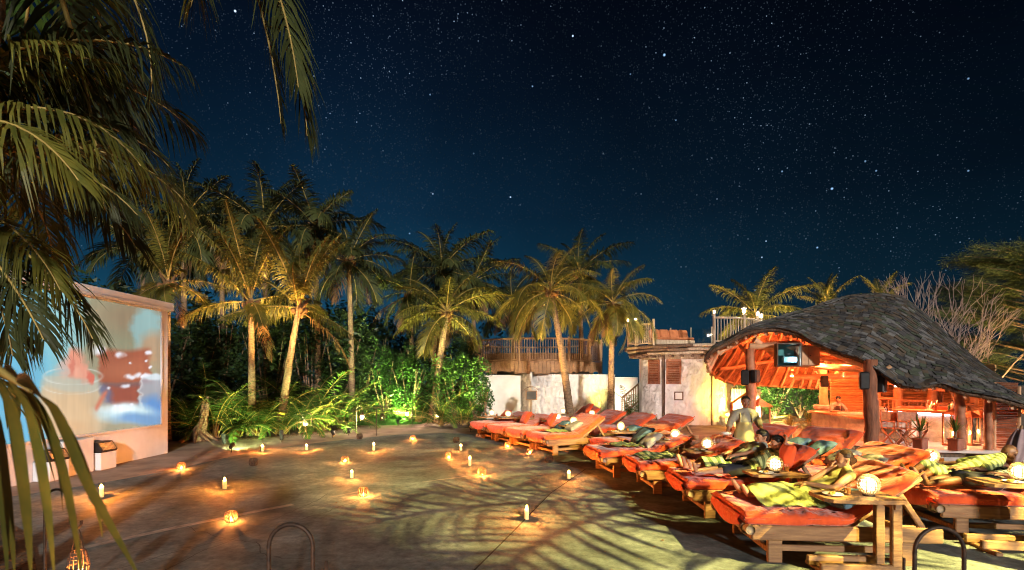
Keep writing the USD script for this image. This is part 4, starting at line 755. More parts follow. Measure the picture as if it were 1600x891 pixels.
_beds = [('B3', 'empty orange sun bed with its cover hanging at the foot, third from the front', 'B2', (2.36, 9.85), 2), ('B5', 'nearest orange sun bed of the far group, its raised back edge seen from the side', 'B1', (.72, 14.4), 24), ('D2', 'red orange sun bed with two pale grey pillows, before the big bar post', 'B1', (4.62, 8.45), 4), ('B4', 'orange sun bed with a blue green cushion, fourth from the front in the near row', 'D1', (1.86, 11.35), 10),
    ('B6', 'second orange sun bed of the far group, beside the grey cushions', 'D1', (.12, 15.6), 26), ('B7', 'third orange sun bed of the far group', 'B2', (-.5, 16.8), 28), ('B8', 'farthest left orange sun bed, on the pale sand', 'D1', (-1.15, 18.0), 30),
    ('D3', 'red orange sun bed with two blue grey pillows, before the bar counter', 'B2', (4.95, 9.95), 20), ('D4', 'orange sun bed whose raised back shows right behind the waiter', 'B1', (4.75, 11.7), 28),
    ('E1', 'orange sun bed with a raised striped lit back, in front of the round house', 'B2', (2.3, 12.9), 20), ('D5', 'orange sun bed with its back raised against the round house wall, rightmost there', 'B1', (3.45, 15.2), 20), ('D6', 'orange sun bed with its back raised, left of the round house pole', 'B2', (2.6, 16.2), 20), ('D7', 'orange sun bed with its back raised below the stair railing', 'B1', (1.95, 17.4), 22), ('D8', 'orange sun bed with a plump raised back below the leaning palm trunk', 'B2', (1.25, 18.5), 18)]
for k, l, src, (x, y), a in _beds:
    if k in ('D2', 'B3', 'B5'): BED[k] = lounger('sun_bed', l, (x, y, 0), a, {'D2': 29, 'B3': 28, 'B5': 34}[k], 10 + len(BED)); BEDP[k] = (x, y, a); continue
    src = {'D4': 'D2', 'D5': 'D2', 'D7': 'D2', 'E1': 'B3', 'D6': 'B3', 'B7': 'D1', 'D8': 'B5'}.get(k, src)
    BED[k] = copy(BED[src], 'sun_bed', l, (x, y, 0), a, 'orange sun beds in rows'); BEDP[k] = (x, y, a)
def on_bed(b, x, y, z):
    X, Y, a = BEDP[b]; return rotz(np.array([[x, y, z]]), a)[0] + [X, Y, 0]
# ---------------------------------------------------------------- pillows
def pillow(w, d, h, seed):
    n = 15; U, V = np.meshgrid(np.linspace(-1, 1, n), np.linspace(-1, 1, n), indexing='ij')
    T = h / 2 * np.clip((1 - U ** 4) * (1 - V ** 4), 0, 1) ** .55; k = 1 - .10 * (1 - np.abs(U)) * (np.abs(V) > .99) - .10 * (1 - np.abs(V)) * (np.abs(U) > .99)
    nz = (meshkit.noise(np.stack([U * 2.5, V * 2.5, U * 0 + seed], -1), seed) - .5) * .03
    top = np.stack([U * w / 2 * k, V * d / 2 * k, T + nz * (T > 0)], -1); bot = np.stack([U * w / 2 * k, V * d / 2 * k, -T * .8], -1)
    a, b = grid(top), grid(bot); return join([a, (b[0], b[1][:, ::-1])])
def cushion(p, rot, label, mat, seed, size=(.5, .42, .17), tilt=25):
    v, f = pillow(*size, seed); a = math.radians(-tilt); v = v @ np.array([[math.cos(a), 0, -math.sin(a)], [0, 1, 0], [math.sin(a), 0, math.cos(a)]])
    t = single('cushion', (rotz(v, rot) + p, f), mat, label, 'cushion', 'cushions on the sun beds', smooth=True)
cushion(on_bed('D2', 1.08, .28, .74), 10, 'pale grey pillow on the red sun bed before the big bar post, the left one', m_grey, 1); cushion(on_bed('D2', 1.08, -.28, .74), -4, 'pale grey pillow on the red sun bed before the big bar post, the right one', m_grey, 2)
cushion(on_bed('D3', 1.08, .28, .74), 24, 'blue grey pillow on the red sun bed before the bar counter, the left one', m_teal, 3); cushion(on_bed('D3', 1.1, -.26, .74), 14, 'blue grey pillow on the red sun bed before the bar counter, the right one', m_teal, 4)
cushion(on_bed('B4', 1.2, .30, .76), 8, 'blue green cushion on the fourth near sun bed', m_teal, 5, tilt=40); cushion(on_bed('B4', 1.18, -.22, .74), 20, 'pale olive cushion beside the blue green one on the fourth near sun bed', m_grey, 6, tilt=35)
cushion(on_bed('B5', 1.02, .34, .72), 30, 'grey cushion in the far group, the left of the pair by the lit globe', m_teal, 7); cushion(on_bed('B5', 1.05, -.2, .74), 30, 'grey cushion in the far group, the right of the pair by the lit globe', m_grey, 8)
cushion(on_bed('E1', 1.0, .3, .73), 20, 'dark grey cushion before the striped lit bed back, the left one', m_teal, 9); cushion(on_bed('E1', 1.0, -.28, .73), 30, 'dark grey cushion before the striped lit bed back, the right one', m_dark, 10)
cushion(on_bed('B1', 1.12, -.44, .72), 12, 'blue cushion tucked beside the woman on the nearest sun bed', m_teal, 11, (.36, .3, .15)); cushion(on_bed('B7', 1.15, .1, .78), 30, 'red orange cushion standing on the third far sun bed', m_orange, 12, tilt=55); cushion(on_bed('B6', 1.3, .1, .80), 20, 'red orange cushion standing on the second far sun bed', m_orange, 13, tilt=55)
cushion(on_bed('B2', 1.42, -.52, .93), -10, 'orange rolled cushion beside the dark haired companion on the second sun bed', m_orange, 14, (.42, .34, .2), 75); cushion(on_bed('D8', 1.5, -.3, 1.0), 10, 'red orange cushion on the bed below the leaning palm trunk', m_orange, 15, tilt=50)
cushion(on_bed('B8', 1.1, .1, .78), 30, 'orange cushion on the farthest left sun bed', m_orange, 16, tilt=45)

# ================================================================ over-bed tables, globes, glasses
tb = thing('side_table', 'nearest wooden side table with a glowing globe, beside the seated woman', 'table', (3.72, 5.53, 0), -3, 'wooden side tables between the sun beds')
_o = [(-.42, -.15), (-.36, -.22), (-.1, -.26), (.18, -.26), (.36, -.24), (.38, -.2), (.38, .24), (-.34, .24), (-.41, .18)]
part(tb, 'top', slab(_o, .715, .75), m_wood)
for y in (-.15, .12): part(tb, 'upright', bar((.31, y, .11), (.31, y, .714), .06, .10, .008, up=(1, 0, 0)), m_wood)
for y in (-.15, .12): part(tb, 'runner', bar((-.46, y, .085), (.36, y, .085), .06, .095, .01), m_wood)
for x in (-.36, .22): part(tb, 'foot', bar((x, -.30, .02), (x, .28, .02), .08, .04, .008), m_wood)
part(tb, 'apron', bar((.30, -.2, .685), (.30, .17, .685), .05, .058), m_wood)
gl = thing('table_globe', 'big lit wire globe lantern on the nearest side table', 'lantern', (3.83, 5.50, .845), 0, 'lit globe lanterns on the tables')
part(gl, 'foot', lathe([(.001, 0), (.06, 0), (.058, .016), (.001, .018)], 12), m_iron); part(gl, 'glow', ball((0, 0, .118), .076, 8), m_globe)
for k in range(8): a = k * PI / 8; part(gl, 'wire_hoop', tube([(.108 * math.cos(t) * math.cos(a), .108 * math.cos(t) * math.sin(a), .122 + .108 * math.sin(t)) for t in np.linspace(0, 2 * PI, 20)], .0055, 4, False), m_wirep)
for t in (-.9, -.5, -.1, .3, .7, 1.05): part(gl, 'wire_ring', tube([(.109 * math.cos(t) * math.cos(a), .109 * math.cos(t) * math.sin(a), .122 + .109 * math.sin(t)) for a in np.linspace(0, 2 * PI, 20)], .0052, 4, False), m_wirep)
tu = thing('tumbler', 'glass tumbler with a drink left of the globe on the nearest side table', 'glass', (3.63, 5.54, .845), 0, 'drinking glasses on the side tables')
part(tu, 'glass', lathe([(.001, 0), (.034, 0), (.040, .12), (.037, .12), (.031, .008), (.001, .008)], 14), m_pane, 40); part(tu, 'drink', lathe([(.001, .010), (.0305, .010), (.0335, .075), (.001, .075)], 14), m_amber)
pt = thing('snack_plate', 'small plate of snacks at the left end of the nearest side table', 'plate', (3.46, 5.52, .845), 0, 'snack plates on the side tables')
part(pt, 'plate', lathe([(.001, 0), (.06, 0), (.10, .014), (.10, .02), (.06, .007), (.001, .006)], 16), m_white, 40)
_r = Rng(6); part(pt, 'snacks', join([ball((_r.normal(0, .03), _r.normal(0, .03), .014 + .01 * _r.random()), .016, 4) for k in range(9)]), M('golden_snack', (.55, .32, .08), (.40, .2, .05), 12, .7))
stage.GetPrimAtPath(tb).GetAttribute('xformOp:scale').Set(Gf.Vec3f(1, 1, 1.125))
_T = [('between the two men and the nearest bed', G(1213, 738, .75), 0, 1), ('beside the waiter', G(1105, 703, .75), 6, 1), ('left of the waiter, by the striped bed back', G(1048, 687, .75), 10, 1), ('between the near row and the far group', G(976, 674, .75), 14, 1), ('in front of the palm trunk, in the far group', G(896, 664, .75), 24, 1),
    ('right of the roofed post box, in the far group', G(867, 657, .75), 26, 1), ('below the roofed post box, in the far group', G(830, 653, .75), 28, 1), ('second from the left end of the far group', G(794, 652, .75), 30, 1), ('at the left end of the far group', G(764, 650.5, .75), 30, 1), ('below the palm trunk, behind the far group', G(884, 647.5, .75), 20, 1), ('by the plump bed back below the palms', G(925, 651, .75), 20, 1), ('at the foot of the round house pole', G(1012, 656, .75), 20, 1),
    ('beside the pale pillows, before the bar step', G(1455, 724, .75), -6, 1), ('at the right edge, before the two people in stripes', np.array([6.15, 6.28, 0]), -8, 1), ('behind the grey shirted man, cluttered with dishes', G(1213, 674, .75), 25, 0)]
for i, (l, p, a, lit) in enumerate(_T):
    p = np.asarray(p); hi = .845 if i == 13 else .752; copy(tb, 'side_table', 'wooden side table ' + l, (p[0], p[1], 0), a, 'wooden side tables between the sun beds', scale=(1, 1, hi / .752))
    gx = -.02 if i in (0,) else .10 * ((i % 3) - 1)
    if i == 12: gx = .0
    if i == 13: gx = .08
    if lit: copy(gl, 'table_globe', 'lit globe on the side table ' + l, (p[0] + gx, p[1], hi), 20 * i, 'lit globe lanterns on the tables', scale=(1, 1, 1) if i not in (3, 8, 9) else (.85, .85, 1.05))
    copy(tu, 'tumbler', 'drinking glass on the side table ' + l, (p[0] + gx + .18, p[1] + .02, hi), 0, 'drinking glasses on the side tables')
    if i % 2 == 0: copy(tu, 'tumbler', 'second glass on the side table ' + l, (p[0] + gx - .20, p[1] + .07, hi), 0, 'drinking glasses on the side tables', scale=(.9, .9, .8))
    copy(pt, 'snack_plate', 'snack plate on the side table ' + l, (p[0] + gx - .17, p[1] - .09, hi), 30 * i, 'snack plates on the side tables')
_pj = G(1121, 703, .75); jg = thing('tall_jug', 'tall glass jug standing beside the globe on the table by the waiter', 'jug', (_pj[0], _pj[1] + .04, .752))
part(jg, 'glass', lathe([(.001, 0), (.06, 0), (.075, .28), (.071, .28), (.056, .01), (.001, .01)], 16), m_pane, 40); part(jg, 'drink', lathe([(.001, .012), (.055, .012), (.062, .13), (.001, .13)], 14), m_amber); part(jg, 'handle', tube([(.07, 0, .24), (.12, 0, .22), (.12, 0, .1), (.065, 0, .06)], .009, 6), m_pane)

# ================================================================ candles and wire lanterns on the court
cd = thing('pillar_candle', 'lit pillar candle at the front right of the court beside the dark joint', 'candle', G(823, 812), 0, 'lit pillar candles on the court')
part(cd, 'wax', lathe([(.001, .002), (.033, .002), (.033, .125), (.001, .125)], 12), m_wax, 40); part(cd, 'lit_rim', lathe([(.033, .126), (.034, .155), (.026, .16), (.001, .14)], 12), m_waxtop, 40); part(cd, 'flame', ball((0, 0, .175), .0085, 5, 2.4), m_flame)
part(cd, 'glass', lathe([(.042, .0), (.042, .23), (.0405, .23), (.0405, .0)], 16), m_pane, 40)
for (u, v), l in (((889, 748), 'right, by the end of the dark joint'), ((549.5, 747), 'in the middle, between two wire lanterns'), ((351, 764), 'left of the middle, the second from the left wall'), ((734, 727.5), 'right of the middle, the nearer of a close pair'), ((720, 704), 'right of the middle, the farther of a close pair'), ((584, 704), 'in the back row, right'), ((479, 703.5), 'in the back row, middle'), ((410, 705.5), 'in the back row, left'), ((158.5, 777), 'by the cinema wall, beside the near fronds')):
    _z = Rng(int(u)).uniform(.8, 1.15); copy(cd, 'pillar_candle', 'lit pillar candle on the court ' + l, G(u, v), u, 'lit pillar candles on the court', scale=(.9 + .15 * _z, .9 + .15 * _z, _z))
def wire_bowl(p, loc, lit, r=.085, h=.15, n=14, mat=None):
    prof = lambda t: r * (.50 + .5 * math.sin(PI * (.18 + .62 * t)) ** 1.2)
    for k in range(n):
        a = 2 * PI * k / n; part(p, 'wire', tube([(prof(t) * math.cos(a), prof(t) * math.sin(a), .008 + h * t) for t in np.linspace(0, 1, 6)], .0052, 4, False), m_iron)
    for t in (0, .5, 1): part(p, 'ring', tube([(prof(t) * math.cos(a), prof(t) * math.sin(a), .008 + h * t) for a in np.linspace(0, 2 * PI, 18)], .0055, 4, False), m_iron)
wl = thing('wire_lantern', 'big lit wire lantern throwing a star of shadows at the front left of the court', 'lantern', G(361, 816), 0, 'lit wire lanterns on the court')
wire_bowl(wl, None, True); part(wl, 'candle', lathe([(.001, .006), (.03, .006), (.03, .03), (.001, .03)], 12), m_wax); part(wl, 'flame', ball((0, 0, .062), .0042, 5, 2.2), m_flamel)
for (u, v), l in (((568, 776), 'in front of the middle candle'), ((752.5, 743), 'in front of the close pair of candles'), ((701, 717), 'left of the close pair of candles'), ((539, 723), 'behind the middle candle'), ((645, 688), 'at the very back, near the lawn'), ((828, 710), 'right, in front of the far sun beds'), ((793, 699), 'right, nearest the far sun beds'), ((283, 734), 'at its left edge before the cinema wall')):
    copy(wl, 'wire_lantern', 'lit wire lantern on the court ' + l, G(u, v), 17, 'lit wire lanterns on the court')
dk = thing('dark_lantern', 'unlit dark basket lantern on the court left of the far group of beds', 'lantern', G(858, 723), 0, 'unlit basket lanterns on the court')
wire_bowl(dk, None, False, .10, .17, 18); part(dk, 'candle_cup', lathe([(.001, .006), (.05, .006), (.055, .08), (.001, .08)], 12), m_black)
for (u, v), l in (((396, 728), 'behind the second candle from the wall'), ((562, 686), 'at the back, behind the back row of candles'), ((713, 692), 'at the back, behind the close pair of candles')):
    copy(dk, 'dark_lantern', 'unlit dark basket lantern on the court ' + l, G(u, v), 0, 'unlit basket lanterns on the court')

# ================================================================ shepherd hooks
def hook_path(h, w, n=14):
    a = np.linspace(PI, 0, n); return [(0, 0, 0), (0, 0, h * .5), (0, 0, h - w / 2)] + [(w / 2 + w / 2 * math.cos(t), 0, h - w / 2 + w / 2 * math.sin(t)) for t in a]
def hook(loc, rot, h, w, drop, label, rad=.011, curl=True):
    k = thing('shepherd_hook', label, 'hook', loc, rot, 'iron shepherd hooks')
    P = hook_path(h, w); e = P[-1]; P += [(e[0], 0, e[2] - drop * f) for f in (.4, .8)]
    if curl: P += [(e[0] + .055 - .055 * math.cos(t), 0, e[2] - drop - .055 * math.sin(t)) for t in np.linspace(0, PI * 1.1, 8)]
    part(k, 'rod', tube(P, rad, 8), m_iron, True); return np.array([e[0] + .055, 0, e[2] - drop - .055])
q = np.array(AT(70, 700, 4.55)); e = hook((q[0], q[1], 0), -6, 1.12, .25, .16, 'curved iron hook carrying the wire lantern at the bottom left')
hl = thing('hanging_wire_lantern', 'lit wire lantern hanging from the curved hook at the bottom left', 'lantern', (q[0] + e[0] * math.cos(.1), q[1] - .01, e[2] - .44), 0)
for k in range(14):
    a = 2 * PI * k / 14; part(hl, 'wire', tube([(r_ * math.cos(a), r_ * math.sin(a), z) for r_, z in ((.06, .01), (.075, .05), (.083, .10), (.07, .18), (.055, .235))], .0042, 4, False), m_iron)
for r_, z in ((.06, .01), (.083, .10), (.07, .175), (.055, .235)): part(hl, 'ring', tube([(r_ * math.cos(a), r_ * math.sin(a), z) for a in np.linspace(0, 2 * PI, 18)], .005, 4, False), m_iron)
part(hl, 'bail', tube([(-.055, 0, .235), (-.02, 0, .40), (0, 0, .44), (.02, 0, .40), (.055, 0, .235)], .004, 5), m_iron); part(hl, 'flame', ball((0, 0, .07), .0045, 5, 2.2), m_flameh); part(hl, 'candle', lathe([(.001, .012), (.03, .012), (.03, .045), (.001, .045)], 10), m_wax)
for (x, y, z, l) in ((-1.45, .55, .62, 'unseen wire lantern outside the frame beside the viewer, lighting the near leaflets'), (-1.13, 3.2, .45, 'unseen wire lantern below the frame in the left hoop, lighting the court nearby')):
    copy(hl, 'hanging_wire_lantern', l, (x, y, z), scale=(.6, .6, .6) if y > 1 else (1.6, 1.6, 1.2))  # unseen lanterns out of frame, placed to light the near leaflets and court
q = AT(-420, 800, .85); hook((-1.88, .55, 0), 0, 1.55, .38, .20, 'unseen iron hook outside the frame, carrying the lantern that lights the near leaflets', .012, True)
q = AT(420, 800, 3.2); hook((q[0], q[1], 0), 0, 1.19, .275, 1.1, 'rusty iron hoop standing at the bottom edge left of the middle', .014, False)
q = AT(1429, 800, 3.1); hook((q[0], q[1], 0), 0, 1.20, .30, 1.1, 'dark iron hoop standing at the bottom edge in front of the near beds', .012, False)
q = AT(510, 885, 3.1); tag(single('iron_stake', tube([(q[0], q[1], 0), (q[0], q[1], CH - (877 - HV) * 3.1 / F)], .010, 7), m_iron), 'short thin iron stake right of the bottom left of middle hoop', 'stake')
q = AT(1410, 885, 3.1); tag(single('iron_stake', tube([(q[0], q[1], 0), (q[0] + .01, q[1], CH - (872 - HV) * 3.1 / F)], .009, 7), m_iron), 'short thin iron stake left of the hoop before the near beds', 'stake')
for (u, vg, vl, l, rot) in ((487, 679, 663, 'brightest starry path lantern, before the dark palms', 180), (557, 676, 652, 'path lantern left of the lawn', 0), (644, 668, 647, 'path lantern at the right edge of the lawn', 180), (676, 663, 650, 'path lantern right of the lawn before the bushes', 0), (588, 681, 653, 'small dim path lantern standing in front of the lawn', 0)):
    p = G(u, vg); Y = p[1]; dim = 'dim' in l
    zt = CH - (vl - HV) * Y / F; k = thing('path_hook', 'thin iron hook carrying the ' + l, 'hook', p, rot, 'thin iron hooks at the edge of the court'); w = .22
    P = hook_path(zt + .42, w); part(k, 'rod', tube(P + [(w, 0, zt + .25)], .016, 6), m_iron, True)
    s = -1 if rot == 180 else 1; L = thing('path_lantern', l, 'lantern', (p[0] + s * w, Y, zt - .10), 0, 'lit lanterns hanging at the edge of the court')
    part(L, 'cap', lathe([(.001, .27), (.03, .25), (.08, .20), (.001, .20)], 8), m_iron); part(L, 'base', lathe([(.001, 0), (.08, 0), (.08, .02), (.001, .02)], 8), m_iron)
    part(L, 'cage', join([tube([(.075 * math.cos(a), .075 * math.sin(a), z) for z in (.02, .20)], .007, 4) for a in np.arange(7) * 2 * PI / 7]), m_iron); part(L, 'bulb', ball((0, 0, .1), .05 if not dim else .03, 7), m_bulbs if not dim else m_waxtop)
    part(L, 'bail', tube([(-.03, 0, .25), (0, 0, .35), (.03, 0, .25)], .005, 4), m_iron)
# ================================================================ palms
def frond(L, a0, curve, rr, n=60, ll=.80, lw=.046, droop=.65, t0=.16, sweep=0.0, rad=.03, ragged=0.0):
    m = 18; t = np.linspace(0, 1, m); ang = a0 - curve * t ** 1.25; ds = L / (m - 1)
    P = np.zeros((m, 3)); P[1:, 0] = np.cumsum(np.cos(ang[:-1]) * ds); P[1:, 2] = np.cumsum(np.sin(ang[:-1]) * ds); P[:, 1] = sweep * L * t ** 2
    T = np.gradient(P, axis=0); T /= np.linalg.norm(T, axis=1, keepdims=True)
    stem = tube(P, rad * (1 - .85 * t) * L / 3 + .003, 5, False)
    ti = np.concatenate([np.linspace(t0, .995, n)] * 2) + rr.normal(0, .004, 2 * n); ti = np.clip(ti, 0, 1); sg = np.repeat([1.0, -1.0], n)
    B = np.column_stack([np.interp(ti, t, P[:, k]) for k in range(3)]); TT = np.column_stack([np.interp(ti, t, T[:, k]) for k in range(3)]); TT /= np.linalg.norm(TT, axis=1, keepdims=True)
    side = np.cross(np.array([0, 0, 1.0]), TT); side /= np.linalg.norm(side, axis=1, keepdims=True) + 1e-9; up = np.cross(TT, side)
    d = TT * (.30 + .75 * ti ** 2)[:, None] + side * (sg * (1.0 - .35 * ti))[:, None] + up * .22 + rr.normal(0, .09, (2 * n, 3)); d /= np.linalg.norm(d, axis=1, keepdims=True)
    ln = ll * np.sin(PI * np.clip(.16 + .80 * ti, 0, 1)) ** .65 * rr.uniform(.82, 1.12, 2 * n) * L / 3
    if ragged: ln = ln * np.where(rr.random(2 * n) < ragged, rr.uniform(.0, .4, 2 * n), 1)
    dr = droop * rr.uniform(.6, 1.4, 2 * n)
    W = TT - d * (TT * d).sum(1, keepdims=True); W /= np.linalg.norm(W, axis=1, keepdims=True) + 1e-9
    s = np.array([0, .33, .7, 1.0]); w = lw * np.array([.55, 1.0, .7, .04]) * L / 3 * .5
    C = B[:, None] + d[:, None] * (ln[:, None] * s * (1 - .22 * dr[:, None] * s))[..., None]; C[..., 2] -= (dr * ln)[:, None] * s ** 2 * .85
    V = np.stack([C - W[:, None] * w[None, :, None], C + W[:, None] * w[None, :, None]], 2)       # (leaf, station, 2, 3)
    k = 2 * n; idx = np.arange(k * 8).reshape(k, 4, 2); q = np.stack([idx[:, :-1, 0], idx[:, :-1, 1], idx[:, 1:, 1], idx[:, 1:, 0]], -1).reshape(-1, 4)
    return stem, (V.reshape(-1, 3), quads(q))
def turn(m, az, roll=0.0, loc=(0, 0, 0)):
    v = m[0]
    if roll: c, s = math.cos(roll), math.sin(roll); v = v @ np.array([[1, 0, 0], [0, c, s], [0, -s, c]])
    return rotz(v, az) + np.asarray(loc), m[1]
def add_frond(parent, loc, az, L, a0, curve, rr, mat, stem_mat=None, roll=0.0, **k):
    stem, lv = frond(L, a0, curve, rr, **k)
    f = part(parent, 'frond', turn(lv, az, roll, loc), mat); part(f, 'stem', turn(stem, az, roll, loc), stem_mat or m_rachis, True)
def palm(label, base, crown, L, n, seed, mat, r0=.13, wind=0.0, up=1.0, crownset=None, dead=2, lean_mid=None, name='palm_tree', group='palms around the court', droop=.7, ll=.85, nl=62, a_lo=-.45, a_hi=1.42, lw=.046, ragged=.0, az0=0.0):
    rr = Rng(seed); p = thing(name, label, 'palm tree', (base[0], base[1], 0), 0, group); b0 = np.array([0, 0, 0.0]); c = np.asarray(crown, float) - [base[0], base[1], 0]
    mid = (b0 + c) / 2 + (np.asarray(lean_mid) if lean_mid is not None else np.array([c[0] * .12 * -1, 0, 0]))
    t = np.linspace(0, 1, 60)[:, None]; P = b0 * (1 - t) ** 2 + 2 * mid * t * (1 - t) + c * t ** 2
    rad = r0 * (1.25 - .55 * t[:, 0]) + r0 * .09 * ((np.arange(60) % 3) == 0) + r0 * .5 * np.exp(-t[:, 0] * 14)
    part(p, 'trunk', tube(P, rad, 10), m_trunk, True)
    for k in range(7):                                                     # old leaf bases below the crown
        a = rr.uniform(0, 2 * PI); z = -rr.uniform(.0, .45)
        part(p, 'leaf_base', tube([c + [0.6 * r0 * math.cos(a), .6 * r0 * math.sin(a), z - .1], c + [1.6 * r0 * math.cos(a), 1.6 * r0 * math.sin(a), z + .12], c + [2.6 * r0 * math.cos(a), 2.6 * r0 * math.sin(a), z + .22]], [.06, .05, .02], 6), m_dry)
    for k in range(n):
        f = (k + .5) / n; az = math.degrees(k * 2.39996) + rr.normal(0, 10) + az0; a0 = a_hi - (a_hi - a_lo) * f ** .9 + rr.normal(0, .1)
        if crownset: a0 = crownset[k % len(crownset)] + rr.normal(0, .06)
        add_frond(p, c + [0, 0, .05 - .25 * f], az, L * rr.uniform(.85, 1.1) * (.8 + .2 * math.sin(PI * min(1, f * 1.3))), a0, (.75 + .55 * f) * up * rr.uniform(.85, 1.2), rr, mat, roll=rr.normal(0, .25) + wind, droop=droop, ll=ll, n=nl, lw=lw, ragged=ragged)
    for k in range(dead):
        add_frond(p, c - [0, 0, .25], rr.uniform(0, 360), L * rr.uniform(.6, .85), -.55 + rr.normal(0, .15), .75, rr, m_dry, m_dry, droop=.9, n=26, ll=ll * .8)
    for k in range(5):
        a = k * 1.3; part(p, 'coconut', ball(c + [.24 * math.cos(a), .24 * math.sin(a), -.22 - .05 * (k % 2)], .10, 6, 1.2), m_dry, True)
    return p
palm('coconut palm standing behind the right end of the cinema wall', AT(260, 600, 17.2), AT(263, 436, 17.2), 2.5, 12, 11, m_frond, .10, crownset=(1.5, 1.3, 1.15, 1.4, .95, 1.2, .7, 1.05, .35, .0, -.25, .15, .8), up=.7, dead=1)
palm('straight coconut palm right of the cinema wall, tall upright leaves', AT(394, 640, 19.0), AT(392, 466, 19.0), 3.6, 13, 22, m_frond, .12, crownset=(1.5, 1.3, 1.15, 1.4, .95, 1.2, .7, 1.05, .35, .0, -.25, .15, .8), up=.60, ll=.66, droop=.9, dead=1, az0=20)
palm('coconut palm with a trunk leaning right, second right of the cinema wall', AT(437, 640, 19.6), AT(468, 476, 19.6), 3.6, 13, 35, m_frond, .13, crownset=(1.5, 1.3, 1.15, 1.4, .95, 1.2, .7, 1.05, .35, .0, -.25, .15, .8), up=.60, ll=.66, droop=.9, dead=1, az0=75)
palm('coconut palm rising from the bushes in the middle, lower trunk hidden', AT(676, 655, 24.5), AT(698, 486, 24.2), 3.3, 18, 44, m_frond, .17, a_hi=1.25, a_lo=-.5)
palm('leaning coconut palm before the round terrace building', AT(893, 660, 22.2), AT(860, 452, 22.2), 3.0, 18, 56, m_frond, .145, a_hi=1.3, a_lo=-.75, lean_mid=(.10, 0, .2), up=1.15)
palm('slender coconut palm between the two round buildings', AT(954, 650, 23.4), AT(958, 472, 23.4), 2.7, 22, 63, m_frond, .13, a_hi=1.3, a_lo=-.9, up=1.2, lean_mid=(-.05, 0, 0), dead=5)
palm('bright lit palm behind the terrace railing left of the shingle roof', AT(1178, 640, 30.0), AT(1180, 490, 30.0), 3.3, 16, 71, m_frond, .18, a_hi=1.45, a_lo=-.1, dead=0)
palm('palm top showing above the left slope of the shingle roof', AT(1296, 640, 33.0), AT(1292, 476, 33.0), 2.7, 11, 82, m_frond, .18, a_hi=1.55, a_lo=.5, up=.7, dead=0)
palm('two small palm leaves rising above the ridge of the shingle roof', AT(1376, 640, 33.0), AT(1376, 466, 33.0), 2.2, 8, 93, m_frond, .18, a_hi=1.5, a_lo=.6, up=.6, dead=0)
# darker palms behind
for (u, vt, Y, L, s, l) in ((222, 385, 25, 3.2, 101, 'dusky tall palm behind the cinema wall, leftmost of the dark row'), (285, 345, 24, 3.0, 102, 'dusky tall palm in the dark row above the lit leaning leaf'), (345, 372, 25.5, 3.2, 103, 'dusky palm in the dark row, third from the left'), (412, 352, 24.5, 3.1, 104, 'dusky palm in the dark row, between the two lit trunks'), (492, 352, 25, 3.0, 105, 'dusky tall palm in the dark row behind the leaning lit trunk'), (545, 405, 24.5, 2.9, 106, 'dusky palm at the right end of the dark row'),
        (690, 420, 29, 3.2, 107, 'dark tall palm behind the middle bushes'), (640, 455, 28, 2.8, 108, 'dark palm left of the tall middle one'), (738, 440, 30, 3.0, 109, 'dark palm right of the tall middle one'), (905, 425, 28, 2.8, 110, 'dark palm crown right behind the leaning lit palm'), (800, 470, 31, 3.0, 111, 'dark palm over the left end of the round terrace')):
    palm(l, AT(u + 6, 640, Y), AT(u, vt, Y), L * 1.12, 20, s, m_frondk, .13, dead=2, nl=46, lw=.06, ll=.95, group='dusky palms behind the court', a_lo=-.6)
# feather palms without a trunk, filling the undergrowth
def clump(label, u, v, Y, n, L, seed, mat, group='low feather palms under the trees', a=(.45, 1.45), curve=1.35, cat='palm shrub', droop=.45, ll=.6, lw=.05, nl=26):
    rr = Rng(seed); p0 = AT(u, v, Y); p = thing('low_palm', label, cat, (p0[0], p0[1], 0), 0, group)
    part(p, 'stump', lathe([(.001, 0), (.10, 0), (.07, .09), (.03, .13), (.001, .14)], 9), m_trunk, True)
    for k in range(n): add_frond(p, (rr.normal(0, .1), rr.normal(0, .1), .05), k * 137.5 + rr.normal(0, 12), L * rr.uniform(.7, 1.1), rr.uniform(*a), curve * rr.uniform(.7, 1.2), rr, mat, n=nl, ll=ll, lw=lw, droop=droop, roll=rr.normal(0, .2), t0=.2, rad=.02)
_cl = [(300, 17.8, 2.3), (338, 18.0, 2.6), (372, 18.3, 2.2), (405, 18.6, 2.4), (440, 19.0, 2.3), (470, 19.6, 2.3), (505, 20.5, 2.3), (535, 21.6, 2.2), (318, 19.5, 3.6), (365, 20.5, 3.4), (425, 21, 3.4), (480, 21.8, 3.4), (528, 23, 3.0), (565, 25.5, 2.4), (690, 22.6, 2.0), (725, 22.9, 1.8), (655, 24.5, 2.2)]
_w = ['at the right edge of the cinema wall', 'beside the dead stump', 'right of the dead stump', 'under the straight lit palm', 'under the leaning lit trunk', 'right of the leaning lit trunk', 'before the brightest path lantern', 'left of the lawn entrance', 'tall, behind the dead stump', 'tall, behind the straight trunk', 'tall, between the two lit trunks', 'tall, behind the brightest path lantern', 'tall, left of the lawn', 'at the far left side of the lawn', 'under the middle palm', 'at the foot of the glossy bush before the white wall', 'right of the lawn']
for i, ((u, Y, L), w) in enumerate(zip(_cl, _w)): clump('green low feather palm ' + w, u, 640, Y, 15 if L < 3 else 15, L, 300 + i, m_frondg)
clump('bright feather palm on the sand behind the bar counter end', 1262, 640, 21.6, 11, 1.5, 341, m_frond, 'lit plants beyond the bar'); clump('low yellow feather palm on the sand left of the counter', 1232, 640, 21.0, 8, 1.0, 342, m_frond, 'lit plants beyond the bar'); clump('feather palm growing in the gap beside the round house', 985, 640, 26.8, 11, 2.2, 343, m_frondg)
